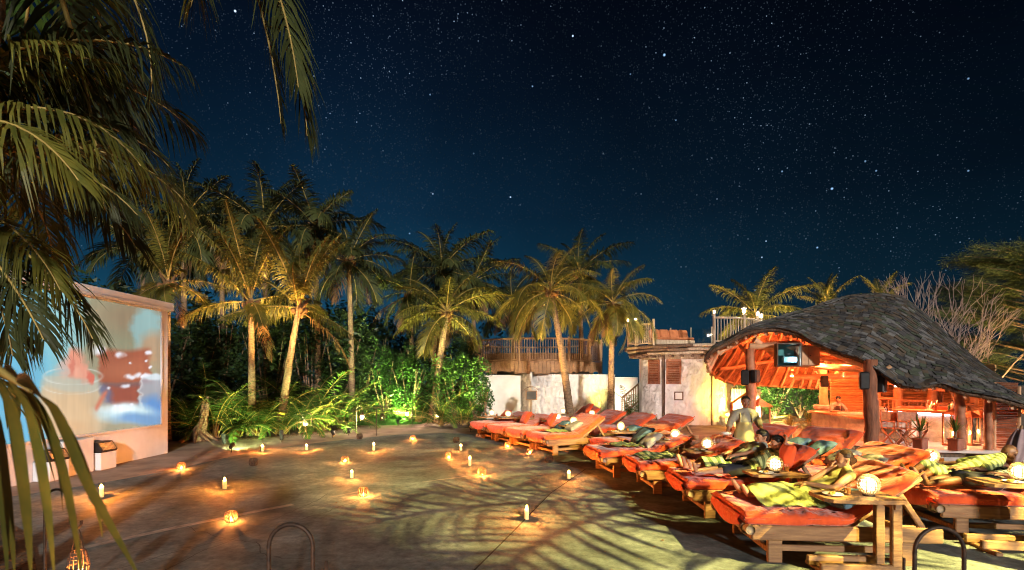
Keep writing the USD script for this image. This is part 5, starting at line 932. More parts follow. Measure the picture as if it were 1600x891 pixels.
# ---------------------------------------------------------------- leafy bushes: stems and thousands of small leaves in uneven clumps
def leaves(c, rad, n, size, rr, clumps=14, flat=.75):
    k = rr.normal(0, 1, (clumps, 3)); k /= np.linalg.norm(k, axis=1, keepdims=True); cc = k * rr.uniform(.45, 1.0, (clumps, 1)); cs = rr.uniform(.22, .45, clumps)
    w = rr.integers(0, clumps, n); p = rr.normal(0, 1, (n, 3)); p /= np.linalg.norm(p, axis=1, keepdims=True); p = cc[w] + p * (cs[w] * rr.uniform(.5, 1.05, n) ** .6)[:, None]; p = p * rad
    a = rr.normal(0, 1, (n, 3)); a[:, 2] = a[:, 2] * .5 + .1; a /= np.linalg.norm(a, axis=1, keepdims=True); b = np.cross(a, rr.normal(0, .5, (n, 3)) + [0, 0, 1.0]); b /= np.linalg.norm(b, axis=1, keepdims=True) + 1e-9
    s = size * rr.uniform(.6, 1.3, n)[:, None]; p = p + c; p[:, 2] = np.maximum(p[:, 2], .03)
    v = np.stack([p - a * s, p + b * s * .42 - a * s * .1, p + a * s, p - b * s * .42 - a * s * .1], 1).reshape(-1, 3); return v, quads(np.arange(4 * n).reshape(-1, 4))
def bush(label, u, Y, w, h, seed, mat, size=.10, n=2600, z=None, group='leafy bushes around the court', name='leafy_bush', cat='bush'):
    rr = Rng(seed); p0 = AT(u, 640, Y); p = thing(name, label, cat, (p0[0], p0[1], 0), 0, group)
    for k in range(7):
        a = rr.uniform(0, 2 * PI); q = np.array([w * .32 * math.cos(a), w * .2 * math.sin(a), h * .75]); part(p, 'stem', tube([(0, 0, 0), q * .45 + [rr.normal(0, .06), 0, 0], q], [.05, .035, .012], 6), m_trunk)
    part(p, 'foliage', leaves(np.array([0, 0, h * .5]), np.array([w * .5, w * .38, h * .52]), n, size, rr, clumps=22), mat)
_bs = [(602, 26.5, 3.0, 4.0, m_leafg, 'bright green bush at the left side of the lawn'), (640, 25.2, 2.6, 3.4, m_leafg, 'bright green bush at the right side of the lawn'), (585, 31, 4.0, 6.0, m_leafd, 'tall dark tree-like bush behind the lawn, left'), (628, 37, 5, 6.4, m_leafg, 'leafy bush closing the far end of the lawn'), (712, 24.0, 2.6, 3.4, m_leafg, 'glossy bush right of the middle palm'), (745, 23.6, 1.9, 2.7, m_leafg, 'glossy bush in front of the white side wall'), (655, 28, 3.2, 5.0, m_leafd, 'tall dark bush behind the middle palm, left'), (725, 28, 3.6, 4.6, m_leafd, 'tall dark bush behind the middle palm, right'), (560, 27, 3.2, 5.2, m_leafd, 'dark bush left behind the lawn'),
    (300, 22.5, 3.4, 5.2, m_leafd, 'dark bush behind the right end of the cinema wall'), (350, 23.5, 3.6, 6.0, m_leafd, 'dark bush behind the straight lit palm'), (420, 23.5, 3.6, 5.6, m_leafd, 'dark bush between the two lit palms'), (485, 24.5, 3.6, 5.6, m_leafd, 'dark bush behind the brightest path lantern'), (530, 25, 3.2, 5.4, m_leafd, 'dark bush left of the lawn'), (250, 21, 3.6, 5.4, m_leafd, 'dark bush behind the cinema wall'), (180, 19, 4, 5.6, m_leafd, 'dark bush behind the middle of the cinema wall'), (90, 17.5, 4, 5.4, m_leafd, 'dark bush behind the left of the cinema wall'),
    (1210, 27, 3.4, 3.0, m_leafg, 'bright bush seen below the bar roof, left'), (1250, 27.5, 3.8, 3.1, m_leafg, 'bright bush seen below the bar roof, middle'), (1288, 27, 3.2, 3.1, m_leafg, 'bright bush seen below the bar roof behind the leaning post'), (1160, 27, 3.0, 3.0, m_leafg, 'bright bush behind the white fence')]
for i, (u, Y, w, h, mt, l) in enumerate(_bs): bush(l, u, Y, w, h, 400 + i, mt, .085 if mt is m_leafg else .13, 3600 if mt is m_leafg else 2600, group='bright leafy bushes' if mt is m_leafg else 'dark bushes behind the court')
# fan of broad leaves at the bush before the white wall, dead stump beside the cinema wall
q = AT(757, 660, 23.0); rb = thing('broad_leaf_plant', 'plant with rosettes of long broad leaves before the white side wall', 'plant', (q[0], q[1], 0)); rr = Rng(9)
for hgt in (.6, 1.1, 1.5):
    part(rb, 'stem', tube([(0, 0, 0), (.25 * (hgt - 1), .1 * hgt, hgt)], .03, 6), m_trunk)
    for k in range(13):
        a, e = k * 2.4, rr.uniform(.1, 1.1); L = rr.uniform(.34, .5); t = np.linspace(0, 1, 5); hx = L * t * math.cos(e); hz = L * (t * math.sin(e) - .35 * t ** 2); ww = .045 * np.array([.4, 1, 1, .7, .05]); c, s = math.cos(a), math.sin(a)
        part(rb, 'leaf', (lambda g: (g[0] + [.25 * (hgt - 1), .1 * hgt, hgt], g[1]))(grid(np.stack([np.column_stack([hx * c - ww * s * d, hx * s + ww * c * d, hz]) for d in (-1, 1)]))), m_leafg)
q = G(311, 690); ds = thing('dead_stump', 'twisted pale dead tree stump between the cinema wall and the low palms', 'tree stump', q); rr = Rng(15)
t = np.linspace(0, 1, 14)
for k in range(7):
    a = k * .9; h_ = (1.5, 1.15, 1.35, .8, 1.05, .65, 1.25)[k]; part(ds, 'trunk', tube(np.column_stack([(.11 - .03 * t) * np.cos(a + t * 1.3) + .22 * t, (.11 - .03 * t) * np.sin(a + t * 1.3), h_ * t]), (.10 - .055 * t) * (1 + .18 * np.sin(t * 19 + k)), 7), m_trunk, True)
for k in range(8): a = k * .8; part(ds, 'root', tube([(0, 0, .5), (.28 * math.cos(a), .28 * math.sin(a), .2), (.62 * math.cos(a + .2), .55 * math.sin(a + .2), .0)], [.10, .07, .03], 7), m_woodd, True)
# ---------------------------------------------------------------- bare shrub and casuarina behind the roof at the right
def bare(label, u, v, Y, h, seed, n=9):
    rr = Rng(seed); p0 = AT(u, v, Y); p = thing('bare_shrub', label, 'shrub', (p0[0], p0[1], 0), 0, 'bare shrubs behind the roof')
    def grow(a, d, L, r, dep, out):
        b = a + d * L; m = (a + b) / 2 + rr.normal(0, .05 * L, 3); out.append(tube([a, m, b], [r, r * .8, r * .6], 5, False))
        if dep: 
            for _ in range(rr.integers(2, 4)): e = d + rr.normal(0, .33, 3) + [0, 0, .15]; grow(b, e / np.linalg.norm(e), L * rr.uniform(.55, .8), r * .6, dep - 1, out)
    for k in range(n):
        d = np.array([rr.normal(0, .35), rr.normal(0, .25), 1]); out = []; grow(np.array([rr.normal(0, .3), rr.normal(0, .2), 0]), d / np.linalg.norm(d), h * rr.uniform(.34, .48), .055, 4, out); part(p, 'branch', join(out), m_branch)
bare('bare pale branched shrub behind the right slope of the shingle roof', 1466, 600, 19.5, 5.2, 21, 9); bare('lower bare shrub further right behind the roof slope', 1515, 600, 19.2, 4.2, 22, 7)
ca = thing('casuarina_tree', 'olive feathery tree at the right edge behind the roof', 'tree', AT(1618, 600, 20.5) * [1, 1, 0]); rr = Rng(44)
part(ca, 'trunk', tube([(0, 0, 0), (.2, 0, 3), (.1, 0, 6.5), (.3, 0, 9)], [.22, .18, .12, .04], 8), m_trunk)
for k in range(84):
    z = rr.uniform(1.6, 6.9); a = rr.uniform(0, 2 * PI); L = (3.9 - .3 * z) * rr.uniform(.6, 1.1) + .5; tip = np.array([L * math.cos(a), L * math.sin(a), z + L * .28])
    b = part(ca, 'branch', tube([(.15, 0, z), (tip + [.15, 0, z]) / 2 + [0, 0, .1], tip], [.04, .028, .01], 6), m_trunk); n = 760; s = rr.uniform(.25, 1.05, n); base = np.array([.15, 0, z]) + (tip - [.15, 0, z]) * s[:, None] + rr.normal(0, .13, (n, 3))
    d = rr.normal(0, .5, (n, 3)) + (tip - [.15, 0, z]) / L * .9 + [0, 0, .1]; d /= np.linalg.norm(d, axis=1, keepdims=True); ln = rr.uniform(.18, .42, n)[:, None]; e = np.cross(d, rr.normal(0, 1, (n, 3))); e /= np.linalg.norm(e, axis=1, keepdims=True); dn = np.array([0, 0, -.12])
    v = np.stack([base - e * .008, base + e * .008, base + d * ln + dn], 1).reshape(-1, 3); part(b, 'needles', (v, np.arange(3 * n).reshape(-1, 3)), m_needle)
# ---------------------------------------------------------------- big near palm at the left edge; its leaves hang into the picture
np_ = thing('near_palm', 'big near coconut palm at the left edge with an orange lit trunk', 'palm tree', (-4.75, 4.15, 0)); rr = Rng(70)
t = np.linspace(0, 1, 50); part(np_, 'trunk', tube(np.column_stack([(.72 * t ** 1.3) - .04, 0 * t, 7.0 * t]), .15 * (1.15 - .3 * t) + .012 * ((np.arange(50) % 3) == 0), 12), m_trunk, True)
C = np.array([.62, 0, 6.6])
for az, L, a0, cv, ro, mt in ((20, 2.1, .2, 2.2, .1, m_frondn), (-5, 2.1, .1, 1.9, .3, m_frondk), (35, 2.1, -.6, 1.1, .2, m_frondk), (100, 2.6, .0, 1.7, .2, m_frond), (130, 3.8, .6, 2.1, .2, m_frondg), (170, 3.8, .4, 2.0, .2, m_frondg), (-70, 3.6, .6, 2.1, .2, m_frondg), (230, 3.6, .5, 2.0, 0, m_frondg), (100, 3.0, -.85, .6, .0, m_frondk)):
    add_frond(np_, C, az, L, a0, cv, rr, mt, roll=ro, n=64, ll=.85, lw=.036, droop=.8)
n2 = thing('near_palm', 'shorter near palm just outside the left edge, its dense dark leaves fill the upper left', 'palm tree', (-5.2, 4.5, 0)); rr = Rng(73)
part(n2, 'trunk', tube([(-.3, 0, 0), (-.15, 0, 1.9), (0, 0, 3.7)], [.17, .14, .12], 9), m_trunk, True)
for az, L, a0, cv, ro in ((10, 2.3, 1.15, 2.3, .2), (35, 2.5, 1.3, 2.3, -.1), (-15, 2.2, .8, 2.0, .3), (60, 2.8, 1.1, 2.2, .1), (20, 2.4, .85, 1.9, .0), (85, 2.8, .9, 2.0, -.2), (5, 2.0, .6, 1.6, .2), (-40, 2.2, .6, 1.8, .2), (-10, 1.7, -.1, 1.1, .1), (0, 1.95, -.35, .9, .1), (-12, 1.8, -.6, .8, .0), (-22, 1.9, -.45, .8, .2), (0, 2.2, 1.35, 1.6, .1), (25, 2.3, 1.5, 1.7, .1), (110, 2.8, .8, 2.0, .1), (150, 2.8, .6, 1.9, .1), (200, 2.8, .7, 1.9, .1), (260, 2.6, .7, 1.9, .1), (300, 2.6, .7, 1.9, .1), (50, 3.1, 1.45, 2.2, .1), (15, 3.0, 1.45, 2.0, .0), (75, 3.0, 1.4, 1.9, .0)):
    add_frond(n2, (0, 0, 3.7), az, L, a0, cv, rr, m_frondn if rr.random() < .6 else m_frondk, roll=ro, n=64, ll=.85, lw=.036, droop=.95)
# a young palm right beside the camera: one leaf reaches in from the left, its broad leaflets hang at the bottom left
nf = thing('near_frond_plant', 'young palm beside the viewer, its broad olive leaflets hanging at the bottom left', 'palm shrub', (-2.35, 1.45, 0)); rr = Rng(71); O = np.array([-2.35, 1.45, 0])
part(nf, 'stem', tube([(0, 0, 0), (-.03, .02, 1.2), (-.02, .03, 2.0)], [.09, .07, .045], 8), m_trunk, True)
fr = part(nf, 'stem', tube([(-.02, .03, 2.0), AT(-90, 560, 1.45) - O, AT(-10, 572, 1.43) - O, AT(48, 612, 1.42) - O], [.03, .018, .012, .005], 7), m_rachis, True)
for px, w, Y in (([(-70, 562), (-30, 620), (-8, 730), (10, 900)], 54, 1.50), ([(-40, 565), (2, 620), (26, 740), (48, 905)], 52, 1.44), ([(-15, 570), (28, 622), (56, 720), (84, 900)], 46, 1.40), ([(5, 576), (48, 622), (88, 720), (128, 905)], 38, 1.43), ([(25, 590), (66, 622), (118, 726), (222, 910)], 36, 1.38), ([(40, 602), (78, 640), (128, 730), (160, 840)], 28, 1.45), ([(-85, 560), (-60, 660), (-40, 780), (-22, 900)], 54, 1.36), ([(-50, 563), (-18, 640), (4, 770), (22, 900)], 40, 1.6), ([(46, 610), (70, 660), (88, 730), (98, 800)], 14, 1.47)):
    t = np.linspace(0, 1, 14); c = PchipInterpolator(np.arange(4) / 3., np.array([AT(*q, Y + .10 * k) - O for k, q in enumerate(px)]))(t); wd = w / F * Y * np.array([.35, .6, .8, .92, 1, 1, 1, .97, .92, .84, .72, .56, .36, .1]) / 2
    tg = np.gradient(c, axis=0); tg /= np.linalg.norm(tg, axis=1, keepdims=True); sd = np.cross(tg, [-.35, -1.0, .25]); sd /= np.linalg.norm(sd, axis=1, keepdims=True); k = np.cross(tg, sd) * .25
    part(nf, 'leaflet', grid(np.stack([c - (sd - k) * wd[:, None] * 1.15, c, c + (sd + k) * wd[:, None] * 1.05])), m_frondn, True)
for az in (150, 200, 250, 100): add_frond(nf, (-.02, .03, 1.98), az, 1.3, .6, 1.4, rr, m_frond, n=15, ll=1.3, lw=.10, droop=1.1)
tp = thing('overhanging_palm', 'tall leaning palm outside the frame whose dark leaf tips hang into the upper sky', 'palm tree', (-9.4, 7.0, 0)); rr = Rng(72)
t = np.linspace(0, 1, 30)[:, None]; part(tp, 'trunk', tube(2 * np.array([0, 0, 9.0]) * t * (1 - t) + np.array([5.15, .3, 9.4]) * t ** 2, np.linspace(.2, .11, 30), 9), m_trunk, True)
for az, L, a0, cv in ((0, 4.1, -1.05, .45), (25, 3.6, -1.2, .3), (-20, 3.8, -.95, .5), (150, 3.4, .9, 1.0), (90, 3.4, .9, 1.0), (220, 3.4, .9, 1.0), (300, 3.4, .9, 1.0)): add_frond(tp, (5.15, .3, 9.4), az, L, a0, cv, rr, m_frondk, n=60, ll=.62, lw=.034, droop=.95)
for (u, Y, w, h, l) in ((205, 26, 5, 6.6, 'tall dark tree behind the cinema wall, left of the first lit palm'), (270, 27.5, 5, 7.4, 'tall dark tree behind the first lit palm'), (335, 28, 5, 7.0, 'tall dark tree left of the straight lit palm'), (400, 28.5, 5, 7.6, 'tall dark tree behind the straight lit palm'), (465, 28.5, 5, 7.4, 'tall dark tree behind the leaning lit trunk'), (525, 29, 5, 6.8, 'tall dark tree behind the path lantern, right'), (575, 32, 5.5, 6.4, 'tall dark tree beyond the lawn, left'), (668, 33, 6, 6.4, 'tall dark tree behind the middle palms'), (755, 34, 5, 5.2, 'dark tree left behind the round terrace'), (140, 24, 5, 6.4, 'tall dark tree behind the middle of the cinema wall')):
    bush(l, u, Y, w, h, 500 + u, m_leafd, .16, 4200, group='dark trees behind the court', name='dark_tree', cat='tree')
# ================================================================ unseen floodlight and palm outside the frame cast the leaf shadows on the beds
FP = np.array([8.6, 1.4, 6.8])
fl = thing('flood_lamp', 'unseen floodlight mast out of view right of the beds', 'lamp', (FP[0], FP[1], 0))
part(fl, 'mast', tube([(0, 0, 0), (0, 0, FP[2] - .15)], .07, 9), m_iron); _t = np.array([3.2, 8.2, .5]) - FP; _t /= np.linalg.norm(_t)
_R = np.array(frame_of(_t)); _hd = lambda m: (m[0] @ np.array([_R[1], _R[2], _R[0]]) + [0, 0, FP[2]], m[1])
part(fl, 'housing', _hd(lathe([(.001, -.12), (.12, -.12), (.17, .44), (.16, .44), (.11, -.1), (.001, -.1)], 16)), m_black)
part(fl, 'lamp_glass', _hd(lathe([(.001, .0), (.02, .0), (.001, .01)], 12)), EM('unseen_flood_glow', (1.0, .78, .22), 330000.0))
sp_ = thing('shading_palm', 'unseen palm by the floodlight mast, its leaves cast shadows over the beds', 'palm tree', (7.0, 3.7, 0)); rr = Rng(88)
part(sp_, 'trunk', tube([(.3, -.2, 0), (.2, -.1, 2.4), (0, 0, 4.7)], [.16, .13, .11], 9), m_trunk, True)
for az, L, a0, cv in ((150, 2.1, .6, 1.2), (120, 1.9, .5, 1.2), (180, 2.0, .4, 1.2), (95, 1.8, .5, 1.2), (210, 2.2, .5, 1.2), (135, 2.1, 1.1, 1.3), (240, 2.2, .5, 1.2), (60, 2.1, .5, 1.3), (10, 2.2, .5, 1.3), (280, 2.3, .5, 1.3), (320, 2.2, .7, 1.3), (30, 2.2, 1.0, 1.3)): add_frond(sp_, (0, 0, 4.7), az, L, a0, cv, rr, m_frondg, n=24, ll=.80, lw=.05, droop=.35)
# unseen garden spot lamps, placed to light the bushes, palms and white walls
def garden_spot(loc, to, label, col, s, r=.04, hood=.10):
    g = thing('garden_spot', label, 'lamp', loc, 0, 'unseen garden spot lamps'); d = np.asarray(to, float) - np.asarray(loc) - [0, 0, .16]; d /= np.linalg.norm(d); R = np.array(frame_of(d)); h = lambda m: (m[0] @ np.array([R[1], R[2], R[0]]) + [0, 0, .18], m[1])
    part(g, 'spike', tube([(0, 0, 0), (0, 0, .16)], .015, 6), m_iron); part(g, 'hood', h(lathe([(.001, -.10), (.05, -.10), (.07, hood), (.062, hood), (.045, -.08), (.001, -.08)], 12)), m_black)
    part(g, 'lamp_glass', h(lathe([(.001, -.02), (r, -.02), (.001, -.012)], 12)), EM('unseen_spot_glow_' + str(len(_used)), col, s))
garden_spot(AT(622, 640, 22.9) * [1, 1, 0], AT(625, 590, 26.5), 'unseen garden spot lamp on the lawn lighting the bright bushes', (.80, 1.0, .28), 42000)
garden_spot(AT(950, 640, 25.9) * [1, 1, 0], AT(935, 600, 27.0), 'unseen garden spot lamp lighting the right end of the curved white wall', (1.0, .78, .16), 1300)
garden_spot((10.05, 22.0, 0), (10.0, 23.8, 1.6), 'unseen garden spot lamp lighting the steps of the round house', (1.0, .74, .07), 4200)
garden_spot((6.9, 28.3, 0), (6.2, 30, 1.3), 'unseen garden spot lamp lighting the gap between the round buildings', (1.0, .82, .6), 2600)
garden_spot((10.4, 20.8, 0), (12.6, 27, 1.2), 'unseen garden spot lamp lighting the bushes beyond the bar', (1.0, .80, .36), 90000)
garden_spot(AT(1192, 640, 28.7) * [1, 1, 0], AT(1180, 470, 30), 'unseen garden spot lamp lighting the palm behind the roof terrace', (1.0, .66, .22), 22000)
garden_spot(AT(440, 685, 16.9) * [1, 1, 0], AT(430, 480, 19.4), 'unseen garden spot lamp lighting the two palms from their feet', (1.0, .54, .15), 75000, .03, .22)

garden_spot(AT(350, 690, 15.9) * [1, 1, 0], AT(320, 470, 18.4), 'unseen garden spot lamp lighting the palms right of the cinema wall corner', (1.0, .56, .18), 36000, .03, .22)
garden_spot(AT(520, 680, 18.2) * [1, 1, 0], AT(480, 560, 21), 'unseen garden spot lamp lighting the low palms from their edge', (.95, .80, .26), 9000)
garden_spot(AT(735, 668, 20.2) * [1, 1, 0], AT(700, 520, 24.4), 'unseen garden spot lamp lighting the middle palm', (.95, .85, .26), 26000)
garden_spot(AT(842, 668, 20.6) * [1, 1, 0], AT(862, 470, 22.2), 'unseen garden spot lamp lighting the leaning palm', (1.0, .60, .18), 13000)
garden_spot(AT(935, 668, 20.8) * [1, 1, 0], AT(957, 480, 23.3), 'unseen garden spot lamp lighting the slender palm', (1.0, .66, .2), 12000)
garden_spot(AT(1000, 690, 18.4) * [1, 1, 0], AT(1040, 600, 23.2), 'unseen garden spot lamp lighting the round house', (1.0, .82, .74), 5000)

garden_spot(AT(800, 668, 20.4) * [1, 1, 0], AT(840, 560, 26.2), 'unseen garden spot lamp lighting the curved white wall', (1.0, .74, .42), 3500)
garden_spot((14.6, 16.9, 0), (16.2, 19.5, 4.2), 'unseen garden spot lamp behind the bar lighting the bare shrubs', (1.0, .55, .40), 14000)
garden_spot((18.3, 17.6, 0), (19.6, 20.2, 4.5), 'unseen garden spot lamp behind the bar lighting the feathery tree', (1.0, .66, .22), 14000)

for (u, v, Y, tu, tv, tY, w, k) in ((545, 680, 19.0, 560, 560, 25, 'left of the lawn, lighting the dark bushes', 9000),):
    garden_spot(AT(u, v, Y) * [1, 1, 0], AT(tu, tv, tY), 'unseen green garden spot lamp ' + w, (.80, 1.0, .34), k)

garden_spot((20.6, 30.2, 0), (22.0, 33, 7.5), 'unseen garden spot lamp lighting the palm tops far behind the bar', (1.0, .62, .24), 30000)

garden_spot((9.75, 21.2, 0), (9.65, 23.5, 1.5), 'unseen yellow garden spot lamp lighting the right side of the round house', (1.0, .74, .08), 4500)

garden_spot((-8.0, 14.6, 0), AT(420, 620, 19.5), 'unseen green garden spot lamp on the sand lighting the low palms', (.74, 1.0, .40), 9000)
# ================================================================ people
def head_mesh(c, face, up, s=1.0, skin=None, hair=None, parent=None, style='short', jaw=1.0):
    """head of about 0.23 m: skull, jaw, nose, ears, brows, lips, eyes; face = direction it looks, up = crown direction"""
    face = np.asarray(face, float); face /= np.linalg.norm(face); up = np.asarray(up, float); up = up - face * (up @ face); up /= np.linalg.norm(up); side = np.cross(up, face)
    R = np.array([face, side, up]); W = lambda p: np.asarray(p, float) * s @ R + c
    J = {'k': ((-.018, 0, .035), .086), 'f': ((.022, 0, .03), .074), 'm': ((.035, 0, -.035), .052), 'c': ((.050, 0, -.085), .026), 'jl': ((-.005, .042, -.055), .026), 'jr': ((-.005, -.042, -.055), .026), 'n1': ((.088, 0, .010), .010), 'n2': ((.108, 0, -.028), .0135), 'nl': ((.094, .013, -.032), .009), 'nr': ((.094, -.013, -.032), .009), 'nk': ((-.03, 0, -.13), .052), 'nb': ((-.03, 0, -.03), .058),
         'b1': ((.083, .034, .022), .011), 'b2': ((.083, -.034, .022), .011), 'ch1': ((.062, .040, -.022), .022), 'ch2': ((.062, -.040, -.022), .022), 'l1': ((.086, .018, -.060), .009), 'l2': ((.086, -.018, -.060), .009), 'l3': ((.083, .013, -.071), .009), 'l4': ((.083, -.013, -.071), .009),
         'e1': ((-.012, .080, .004), .014), 'e1b': ((-.020, .086, .022), .012), 'e1c': ((-.006, .078, -.018), .009), 'e2': ((-.012, -.080, .004), .014), 'e2b': ((-.020, -.086, .022), .012), 'e2c': ((-.006, -.078, -.018), .009)}
    sp = {k: (W(p), r * s) for k, (p, r) in J.items()}
    m = blob(sp, .011 * s, 3, [('k', 'f'), ('f', 'm'), ('m', 'c'), ('m', 'jl'), ('m', 'jr'), ('c', 'jl'), ('c', 'jr'), ('k', 'jl'), ('k', 'jr'), ('n1', 'n2'), ('n2', 'nl'), ('n2', 'nr'), ('f', 'n1'), ('nb', 'nk'), ('nb', 'k'), ('b1', 'b2'), ('f', 'ch1'), ('f', 'ch2'), ('m', 'ch1'), ('m', 'ch2'), ('l1', 'l2'), ('l3', 'l4'), ('m', 'l1'), ('m', 'l3'), ('e1', 'e1b'), ('e1', 'e1c'), ('e2', 'e2b'), ('e2', 'e2c'), ('k', 'e1'), ('k', 'e2')])
    return m, W, s
def hand_spheres(wrist, dirn, palm_n, s=1.0, curl=.5, thumb=1):
    """palm, five unequal fingers and a side thumb as joints; palm_n = direction the palm faces"""
    d = np.asarray(dirn, float); d /= np.linalg.norm(d); n = np.asarray(palm_n, float); n = n - d * (n @ d); n /= np.linalg.norm(n); w = np.cross(n, d) * thumb
    S, pr = {}, []; Q = lambda a, b, c: np.asarray(wrist) + (d * a + w * b + n * c) * s
    S['w'] = (Q(.0, 0, 0), .027 * s); S['p1'] = (Q(.045, .026, 0), .019 * s); S['p2'] = (Q(.085, .030, 0), .014 * s); S['p3'] = (Q(.080, -.030, 0), .013 * s); S['p4'] = (Q(.04, -.026, 0), .018 * s)
    pr += [('w', 'p1'), ('p1', 'p2'), ('p1', 'p4'), ('p2', 'p3'), ('p4', 'p3'), ('w', 'p4')]
    for k, (b, L) in enumerate(((.031, .070), (.011, .080), (-.010, .075), (-.030, .058))):
        a = curl * (.55 + .1 * k); p = np.array([.085, b, 0.0]); S[f'k{k}'] = (Q(*p), .0105 * s); last = f'k{k}'
        for j, f in enumerate((.45, .32, .23)):
            p = p + L * f * np.array([math.cos(a), .06 * b / .03 * .3, math.sin(a)]); a += curl * .75; nm = f'f{k}{j}'; S[nm] = (Q(*p), (.0098, .0088, .0075)[j] * s); pr.append((last, nm)); last = nm
    S['t0'] = (Q(.022, .028, .006), .015 * s); S['t1'] = (Q(.052, .056, .016), .0115 * s); S['t2'] = (Q(.078, .066, .030), .0095 * s); pr += [('w', 't0'), ('t0', 't1'), ('t1', 't2')]
    return S, pr
def person(label, J, skin, clothes, hair, hair_style, face, up=(0, 0, 1), hands=None, s=1.0, group=None, edge=.022):
    """J: joint -> point. One continuous skin body; clothes are slightly larger shells over some of its bones."""
    p = thing('person', label, 'person', (0, 0, 0), 0, group); J = {k: np.asarray(v, float) for k, v in J.items()}
    rad = {'pelvis': .115, 'waist': .105, 'chest': .118, 'neck': .052, 'hl': .088, 'hr': .088, 'kl': .058, 'kr': .058, 'al': .037, 'ar': .037, 'tl': .030, 'tr': .030, 'el': .040, 'er': .040, 'wl': .027, 'wr': .027, 'sl': .056, 'sr': .056, 'bl': .075, 'br': .075, 'cl': .054, 'cr': .054}
    ax = J['chest'] - J['pelvis']; ax /= np.linalg.norm(ax); sd = J['sl'] - J['sr']; sd /= np.linalg.norm(sd)
    J['bl'] = J['chest'] + sd * .085; J['br'] = J['chest'] - sd * .085; J['waist'] = (J['pelvis'] + J['chest']) / 2
    for x in 'lr': J['c' + x] = J['k' + x] + (J['a' + x] - J['k' + x]) * .32
    B = {'trunk': [('pelvis', 'waist'), ('waist', 'bl'), ('waist', 'br'), ('bl', 'br'), ('bl', 'sl'), ('br', 'sr'), ('chest', 'neck'), ('hl', 'hr'), ('hl', 'waist'), ('hr', 'waist'), ('sl', 'neck'), ('sr', 'neck')], 'thigh': [('hl', 'kl'), ('hr', 'kr')], 'shin': [('kl', 'cl'), ('kr', 'cr'), ('cl', 'al'), ('cr', 'ar')], 'foot': [('al', 'tl'), ('ar', 'tr')], 'upper': [('sl', 'el'), ('sr', 'er')], 'fore': [('el', 'wl'), ('er', 'wr')]}
    sp = {k: (J[k], rad[k] * s) for k in J if k in rad}; pairs = sum(B.values(), [])
    for x in 'lr':
        h = (hands or {}).get(x)
        if h is None: d = J['w' + x] - J['e' + x]; h = (d, np.array([0, 0, -1.0]) if abs(d[2]) < .8 * np.linalg.norm(d) else np.array([-1.0, 0, 0]), .5, 1 if x == 'r' else -1)
        S, pr = hand_spheres(J['w' + x] + (J['w' + x] - J['e' + x]) * .06, *h[:2], s=s, curl=h[2], thumb=h[3]); sp |= {x + k: v for k, v in S.items()}; pairs = pairs + [(x + a, x + b) for a, b in pr] + [('w' + x, x + 'w')]
    hm, W, hs = head_mesh(J['head'], face, up, s); sp['hn'] = (W((-.03, 0, -.10)), .05 * s); pairs.append(('neck', 'hn'))
    b = blob(sp, edge, 3, pairs); fine = blob({k: v for k, v in sp.items()}, .008, 2, [q for q in pairs if q[0][0] in 'lr' and len(q[0]) > 1 and q[0][1:] in ('w', 'p1', 'p2', 'p3', 'p4', 'k0', 'k1', 'k2', 'k3', 't0', 't1') or q[0][1:2] == 'f'])
    part(p, 'body', join([b, fine, hm]), skin, True)
    for nm, mat, keys, grow in clothes:
        ks = []; 
        for k in keys: ks += B[k]
        cs = {k: (J[k], rad[k] * s + grow) for k in J if k in rad}
        if 'half_sleeve' in nm:
            for x in 'lr': cs['q' + x] = (J['s' + x] + (J['e' + x] - J['s' + x]) * .75, .056 * s + grow); ks = ks + [('s' + x, 'q' + x)]
        if 'shorts' in nm:
            for x in 'lr': cs['q' + x] = (J['h' + x] + (J['k' + x] - J['h' + x]) * .85, .078 * s + grow); ks = ks + [('h' + x, 'q' + x)]
            ks = ks + [('hl', 'hr'), ('pelvis', 'hl'), ('pelvis', 'hr')]
        v, f = blob(cs, .022, 3, ks); c = meshkit.fbm(v * 11 + 3.3, 3, 5) - .5; t = trimesh.Trimesh(v, f, process=False); v = v + t.vertex_normals * (c * .018)[:, None]
        part(p, nm.replace('half_sleeve_', ''), (v, f), mat, True)
    if hair is not None:                                                 # hair shell over the skull, open at the face
        H = {'a': ((-.022, 0, .045), .091), 'b': ((.018, 0, .066), .066), 'c': ((-.05, 0, -.005), .072), 'd': ((-.045, 0, -.05), .05)}; pr = [('a', 'b'), ('a', 'c')] + ([('c', 'd')] if hair_style != 'crop' else [])
        if hair_style == 'crop': H = {k: (c, r * .985) for k, (c, r) in H.items()}; H['b'] = ((.006, 0, .060), .066)
        if hair_style == 'bun': H['b'] = ((.004, 0, .062), .064); H['e'] = ((-.115, 0, .0), .038); H['e2'] = ((-.10, 0, -.03), .032); pr += [('e', 'e2'), ('c', 'e')]
        if hair_style == 'full': H['b'] = ((.030, 0, .070), .064); H['f'] = ((.010, .055, .045), .036); H['g'] = ((.010, -.055, .045), .036); pr += [('b', 'f'), ('b', 'g'), ('a', 'f'), ('a', 'g'), ('c', 'f'), ('c', 'g')]
        v, f = blob({k: (W(c), r * s) for k, (c, r) in H.items()}, .011 * s, 2, pr); t = trimesh.Trimesh(v, f, process=False); v = v + t.vertex_normals * ((meshkit.fbm(v * 70, 2, 4) - .5) * .009)[:, None]
        part(p, 'hair', (v, f), hair, True)
    for y in (.031, -.031):
        e = part(p, 'eye', ball(W((.080, y, .006)), .0105 * s, 6), m_white, True); part(e, 'iris', ball(W((.0875, y, .006)), .0052 * s, 5), m_hair, True)
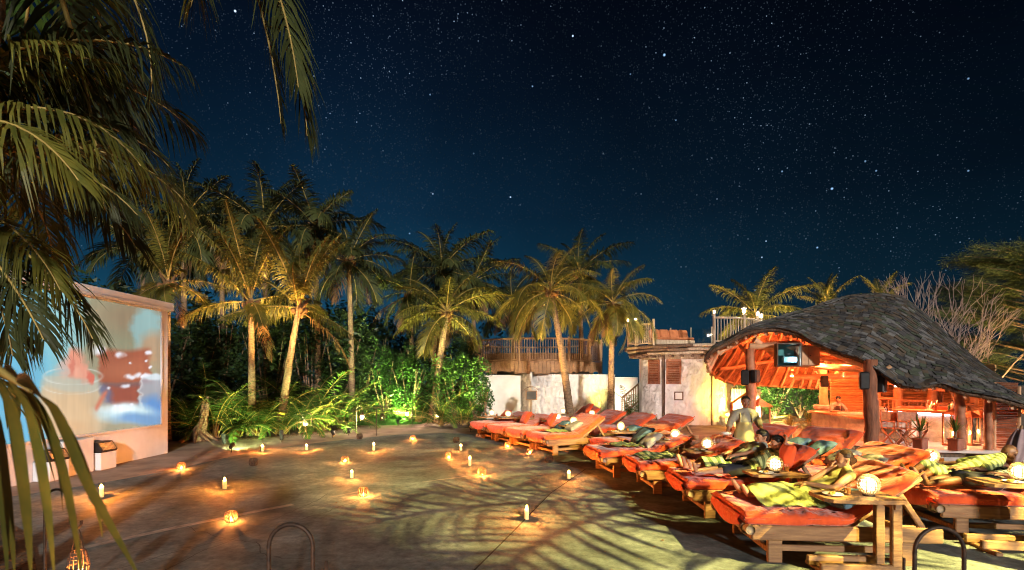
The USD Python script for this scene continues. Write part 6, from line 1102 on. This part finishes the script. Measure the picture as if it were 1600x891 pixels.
    part(p, 'brow', join([tube([W((.094, y - .014, .026)), W((.097, y, .031)), W((.088, y + .016 * np.sign(y), .026))], .0035 * s, 5) for y in (.031, -.031)]), hair or m_hair); part(p, 'lips', tube([W((.086, -.02, -.066)), W((.096, 0, -.064)), W((.086, .02, -.066))], [.003, .006, .003], 5), m_lip)
    return p
m_lip = M('lips', (.34, .13, .10), (.26, .10, .08), 10, .5)
def lying(bed, y, back, hx, hz, feet=.05, spread=.09, knee_l=0.0, knee_r=0.0, dz=0.0, dx=0.0):
    """joints of someone lying on a sun bed: back = lean of the trunk in radians, head towards the bed head"""
    o = lambda x, yy, z: on_bed(bed, x, y + yy, z); px, pz = .98 + dx, .70 + dz; c, s_ = math.cos(back), math.sin(back)
    T = lambda d, yy, u=0: o(px + d * c - u * s_, yy, pz + d * s_ + u * c)
    return {'pelvis': T(0, 0), 'chest': T(.36, 0), 'neck': T(.56, 0, .02), 'head': T(hx, 0, hz), 'sl': T(.46, -.17), 'sr': T(.46, .17), 'hl': T(-.02, -.09), 'hr': T(-.02, .09), 'kl': o(.52 + dx * .6, -spread, .68 + knee_l), 'kr': o(.52 + dx * .6, spread, .68 + knee_r), 'al': o(feet + .09, -spread, .64), 'ar': o(feet + .09, spread, .64), 'tl': o(feet + .03, -spread - .05, .80), 'tr': o(feet + .03, spread + .05, .80),
            'el': T(.22, -.27, .03), 'er': T(.22, .27, .03), 'wl': T(.02, -.20, .13), 'wr': T(.02, .20, .13)}
def facing(bed, x, y, z): X, Y, a = BEDP[bed]; return rotz(np.array([[x, y, z]]), a)[0]
def throw(name, bed, x0, x1, y0, y1, zf, mat, label, seed, cat='towel', group=None):
    n, m = 46, 34; X, Y = np.meshgrid(np.linspace(x0, x1, n), np.linspace(y0, y1, m), indexing='ij'); u = (X - x0) / (x1 - x0); v = (Y - y0) / (y1 - y0)
    Z = zf(X, Y) + .028 * (meshkit.fbm(np.stack([X * 5, Y * 3, X * 0 + seed], -1), 4, seed) - .45) + .012 * np.sin(X * 26 + 3 * meshkit.noise(np.stack([X * 3, Y * 3, X * 0], -1), 2) * 4)
    X = X + .05 * (meshkit.noise(np.stack([Y * 4, X * 2, X * 0 + seed], -1), seed + 3) - .5); Pt = np.stack([X, Y, Z], -1); a, b = grid(Pt), grid(Pt - [0, 0, .012]); v, f = join([a, (b[0], b[1][:, ::-1])])
    bx, by, ba = BEDP[bed]; t = thing(name, label, cat, (bx, by, 0), ba, group); part(t, 'cloth', (v, f), mat, True)
def hump(ys, w, h, base=.60): return lambda X, Y: base + sum(h * np.exp(-((Y - yy) / w) ** 2) for yy in ys)
# 1 the woman on the nearest bed, half sitting, chin on her hand, looking at the film
J = lying('B1', .12, 1.05, .72, .05, dz=.0); o = lambda x, y, z: on_bed('B1', x, y, z)
J |= {'pelvis': o(1.04, .1, .68), 'hl': o(1.00, .01, .68), 'hr': o(1.00, .19, .68), 'chest': o(1.32, .1, .83), 'sl': o(1.37, -.07, .92), 'sr': o(1.33, .27, .91), 'neck': o(1.41, .1, .965), 'head': o(1.39, .1, 1.085), 'kl': o(.56, .02, .68), 'kr': o(.54, .22, .70), 'al': o(.20, .04, .64), 'ar': o(.18, .24, .64), 'tl': o(.12, .0, .76), 'tr': o(.10, .28, .77), 'er': o(1.05, .22, .80), 'wr': o(1.22, .15, .955), 'el': o(1.12, -.18, .78), 'wl': o(.90, .0, .80)}
m_top_y = M('olive_top', (.30, .28, .10), (.22, .2, .07), 8, .9)
person('woman with her hair tied back half sitting on the nearest bed, hand at chin', J, m_skin, [('top', m_top_y, ['trunk'], .010)], m_hairb, 'bun', facing('B1', -1, .12, .03), hands={'r': (facing('B1', .3, -.2, 1), facing('B1', 1, .0, .0), .9, 1), 'l': (facing('B1', -1, .3, -.1), np.array([0, 0, -1.0]), .5, -1)}, s=.96)
throw('towel', 'B1', .22, 1.12, -.40, .44, lambda X, Y: .615 + .17 * np.exp(-((Y - .1) / .26) ** 2) * np.clip((X - .1) / .25, .4, 1), m_blanket, 'yellow green towel over the legs of the woman on the nearest bed', 1, group='towels over the legs')
# 2, 3 the man in the grey shirt and his companion on the second bed
J = lying('B2', .30, .62, .76, .10); J |= {'head': on_bed('B2', 1.41, .28, 1.13), 'neck': on_bed('B2', 1.43, .29, 1.00), 'er': on_bed('B2', 1.2, .62, .9), 'wr': on_bed('B2', .96, .55, .84), 'el': on_bed('B2', 1.15, .02, .92), 'wl': on_bed('B2', .92, .12, .86)}
person('dark haired man in a grey green shirt reclining on the second bed, looking left', J, m_skin, [('half_sleeve_shirt', m_tee, ['trunk'], .022), ('shorts', m_dark, [], .012)], m_hair, 'full', facing('B2', -1, -.06, .02))
J = lying('B2', -.26, .55, .76, .08); J |= {'head': on_bed('B2', 1.40, -.26, 1.10), 'neck': on_bed('B2', 1.42, -.26, .97), 'el': on_bed('B2', 1.36, -.5, .92), 'wl': on_bed('B2', 1.44, -.42, 1.10)}
person('smaller dark haired person lying beside the man in grey, one arm raised to the head', J, m_skin, [('half_sleeve_shirt', m_stripe2, ['trunk'], .016), ('shorts', m_dark, [], .012)], m_hair, 'full', facing('B2', -1, .05, .05), s=.94)
throw('towel', 'B2', .42, 1.02, -.05, .62, lambda X, Y: .64 + .17 * np.exp(-((Y - .3) / .26) ** 2), m_towel, 'green striped towel over the legs of the man in the grey shirt', 2, group='towels over the legs')
# 4, 5 two people lying on the bed at the right edge
J = lying('D1', .26, .42, .80, .06, knee_r=.14, knee_l=.08, dx=-.26); J |= {'head': on_bed('D1', 1.45, .30, 1.02), 'neck': on_bed('D1', 1.33, .28, .96), 'tl': on_bed('D1', .05, .12, .8)}
person('bald man in a striped green shirt lying at the right edge, farther of the two', J, m_skind, [('half_sleeve_shirt', m_stripe2, ['trunk'], .018), ('trousers_shorts', m_stripe2, ['thigh'], .014)], None, 'crop', facing('D1', -1, -.35, -.12), up=facing('D1', .3, 0, 1))
J = lying('D1', -.24, .24, .80, .06, dx=-.14, knee_l=.05, knee_r=.05); J |= {'al': on_bed('D1', -.02, -.34, .66), 'ar': on_bed('D1', .02, -.15, .66), 'tl': on_bed('D1', -.10, -.37, .83), 'tr': on_bed('D1', -.06, -.12, .83), 'head': on_bed('D1', 1.60, -.2, .97), 'neck': on_bed('D1', 1.44, -.22, .89)}
person('barefoot man in dark shorts and striped shirt lying at the right edge, nearer one', J, m_skind, [('half_sleeve_shirt', m_stripe, ['trunk'], .018), ('shorts', m_dark, ['thigh'], .020)], m_hair, 'full', facing('D1', -1, .1, .0), up=facing('D1', .3, 0, 1))
for b_, x0, x1, y0, y1, mt_, l_, sd_ in (('B3', .05, .85, -.45, .35, m_towel, 'green striped towel thrown over the third bed from the front', 11), ('B4', .25, .95, -.5, .2, m_blanket, 'pale yellow towel thrown over the fourth bed from the front', 12), ('D3', .3, .95, -.3, .5, m_orange, 'crumpled orange throw on the bed before the bar counter', 13), ('B5', .2, .9, -.4, .4, m_blanket, 'pale yellow towel on the nearest bed of the far group', 14), ('B2', .05, .6, -.62, .0, m_orange, 'crumpled orange throw under the feet on the second bed', 15)):
    throw('towel', b_, x0, x1, y0, y1, lambda X, Y: .615 + .07 * meshkit.noise(np.stack([X * 3, Y * 3, X * 0 + sd_], -1), sd_), mt_, l_, sd_, group='towels thrown over the beds')
# 6 the waiter standing behind the second table
X, Y = 4.62, 10.25; w = lambda x, y, z: np.array([X + x, Y + y, z])
J = {'pelvis': w(0, 0, .94), 'chest': w(.02, -.02, 1.28), 'neck': w(.03, -.03, 1.47), 'head': w(.035, -.05, 1.63), 'sl': w(.22, -.02, 1.40), 'sr': w(-.17, -.02, 1.41), 'hl': w(.10, 0, .92), 'hr': w(-.10, 0, .92), 'kl': w(.11, -.03, .50), 'kr': w(-.11, -.05, .50), 'al': w(.11, .04, .09), 'ar': w(-.12, .02, .09), 'tl': w(.14, -.13, .04), 'tr': w(-.15, -.15, .04), 'el': w(.36, .03, 1.16), 'wl': w(.30, -.18, 1.08), 'er': w(-.30, -.06, 1.16), 'wr': w(-.42, -.22, 1.00)}
wt = person('waiter in a pale shirt and long apron standing behind the tables', J, m_skind, [('half_sleeve_shirt', m_shirtw, ['trunk', 'upper'], .018), ('trousers', m_dark, ['thigh', 'shin'], .020)], m_hair, 'crop', (-.25, -1, -.16), hands={'r': (np.array([-.5, -.6, -.35]), np.array([.2, -.3, 1.0]), .7, 1), 'l': (np.array([-.3, -.8, -.4]), np.array([-1.0, 0, .2]), .8, -1)})
a = np.linspace(-1.25, 1.25, 15); zz = np.linspace(.42, 1.24, 16); _P = np.zeros((16, 15, 3))
for i, z in enumerate(zz):
    k = .19 + (.03 if z < .9 else -.005) + .012 * np.sin(a * 7 + z * 3); wd = .20 if z < 1.0 else .20 - .28 * (z - 1.0)
    _P[i] = np.column_stack([X + wd * np.sin(a) / math.sin(1.25) * 1.02, Y - .02 - k * np.cos(a) * .92, np.full(15, z)])
_a, _b = grid(_P), grid(_P + [0, .01, 0]); part(wt, 'apron', join([_a, (_b[0], _b[1][:, ::-1])]), m_apron, True)
part(wt, 'apron_strap', join([tube([(X - .12, Y - .15, 1.23), (X - .10, Y - .11, 1.40), (X - .04, Y + .04, 1.49)], .011, 5), tube([(X + .13, Y - .15, 1.23), (X + .12, Y - .11, 1.40), (X + .08, Y + .04, 1.49)], .011, 5)]), m_apron)
tag(single('napkin', move(pillow(.17, .13, .05, 3), w(-.46, -.30, 1.035)), m_white, smooth=True), 'crumpled white napkin lying on the right hand of the waiter', 'napkin')
# 7 the barman bent over his counter
X, Y = AT(1306, 600, 17.9)[:2]; 
J = {'pelvis': w(.02, .06, .80), 'chest': w(0, -.06, 1.08), 'neck': w(-.01, -.12, 1.25), 'head': w(-.02, -.17, 1.385), 'sl': w(.18, -.08, 1.19), 'sr': w(-.18, -.08, 1.19), 'hl': w(.09, .06, .78), 'hr': w(-.09, .06, .78), 'kl': w(.10, .0, .42), 'kr': w(-.10, .0, .42), 'al': w(.10, .06, .08), 'ar': w(-.10, .06, .08), 'tl': w(.12, -.1, .04), 'tr': w(-.12, -.1, .04), 'el': w(.27, -.16, .99), 'wl': w(.14, -.34, .985), 'er': w(-.27, -.16, .99), 'wr': w(-.12, -.34, .985)}
bm = person('barman in a white shirt and dark apron bending behind the bar counter', J, m_skin, [('half_sleeve_shirt', m_shirtw, ['trunk', 'upper'], .016), ('trousers', m_dark, ['thigh', 'shin'], .018)], m_hair, 'full', (-.25, -1, -.35), s=.95)
_P = np.stack([np.column_stack([X + .15 * np.sin(a) * (1 if z < .95 else .8), Y - .06 - .17 * np.cos(a) - .18 * (z - .8), np.full(15, z)]) for z in np.linspace(.5, 1.16, 8)]); _a, _b = grid(_P), grid(_P + [0, .01, 0])
part(bm, 'apron', join([_a, (_b[0], _b[1][:, ::-1])]), m_aprond, True)
# folded grey pink parasol cloth behind the right bed
q = AT(1584, 700, 10.4); pc = thing('folded_parasol', 'folded rosy grey parasol leaning behind the bed at the right edge', 'parasol', (q[0], q[1], 0), 0); t = np.linspace(0, 1, 16)
g_ = np.linspace(0, 2 * PI, 40); _P = np.stack([np.column_stack([.16 * k + (.03 + .15 * math.sin(PI * min(1, .12 + .8 * (1 - k)))) * (1 + .11 * np.sin(g_ * 8 + k * 2.2)) * np.cos(g_), (.03 + .13 * math.sin(PI * min(1, .12 + .8 * (1 - k)))) * (1 + .11 * np.sin(g_ * 8 + k * 2.2)) * np.sin(g_), np.full(40, .35 + .72 * k) + .02 * np.sin(g_ * 5)]) for k in t])
part(pc, 'cloth', grid(_P), M('rosy_grey_cloth', (.42, .30, .30), (.30, .21, .22), 5, .9), True); part(pc, 'pole', tube([(-.08, 0, 0), (.16, 0, 1.15)], .022, 7), m_wood)
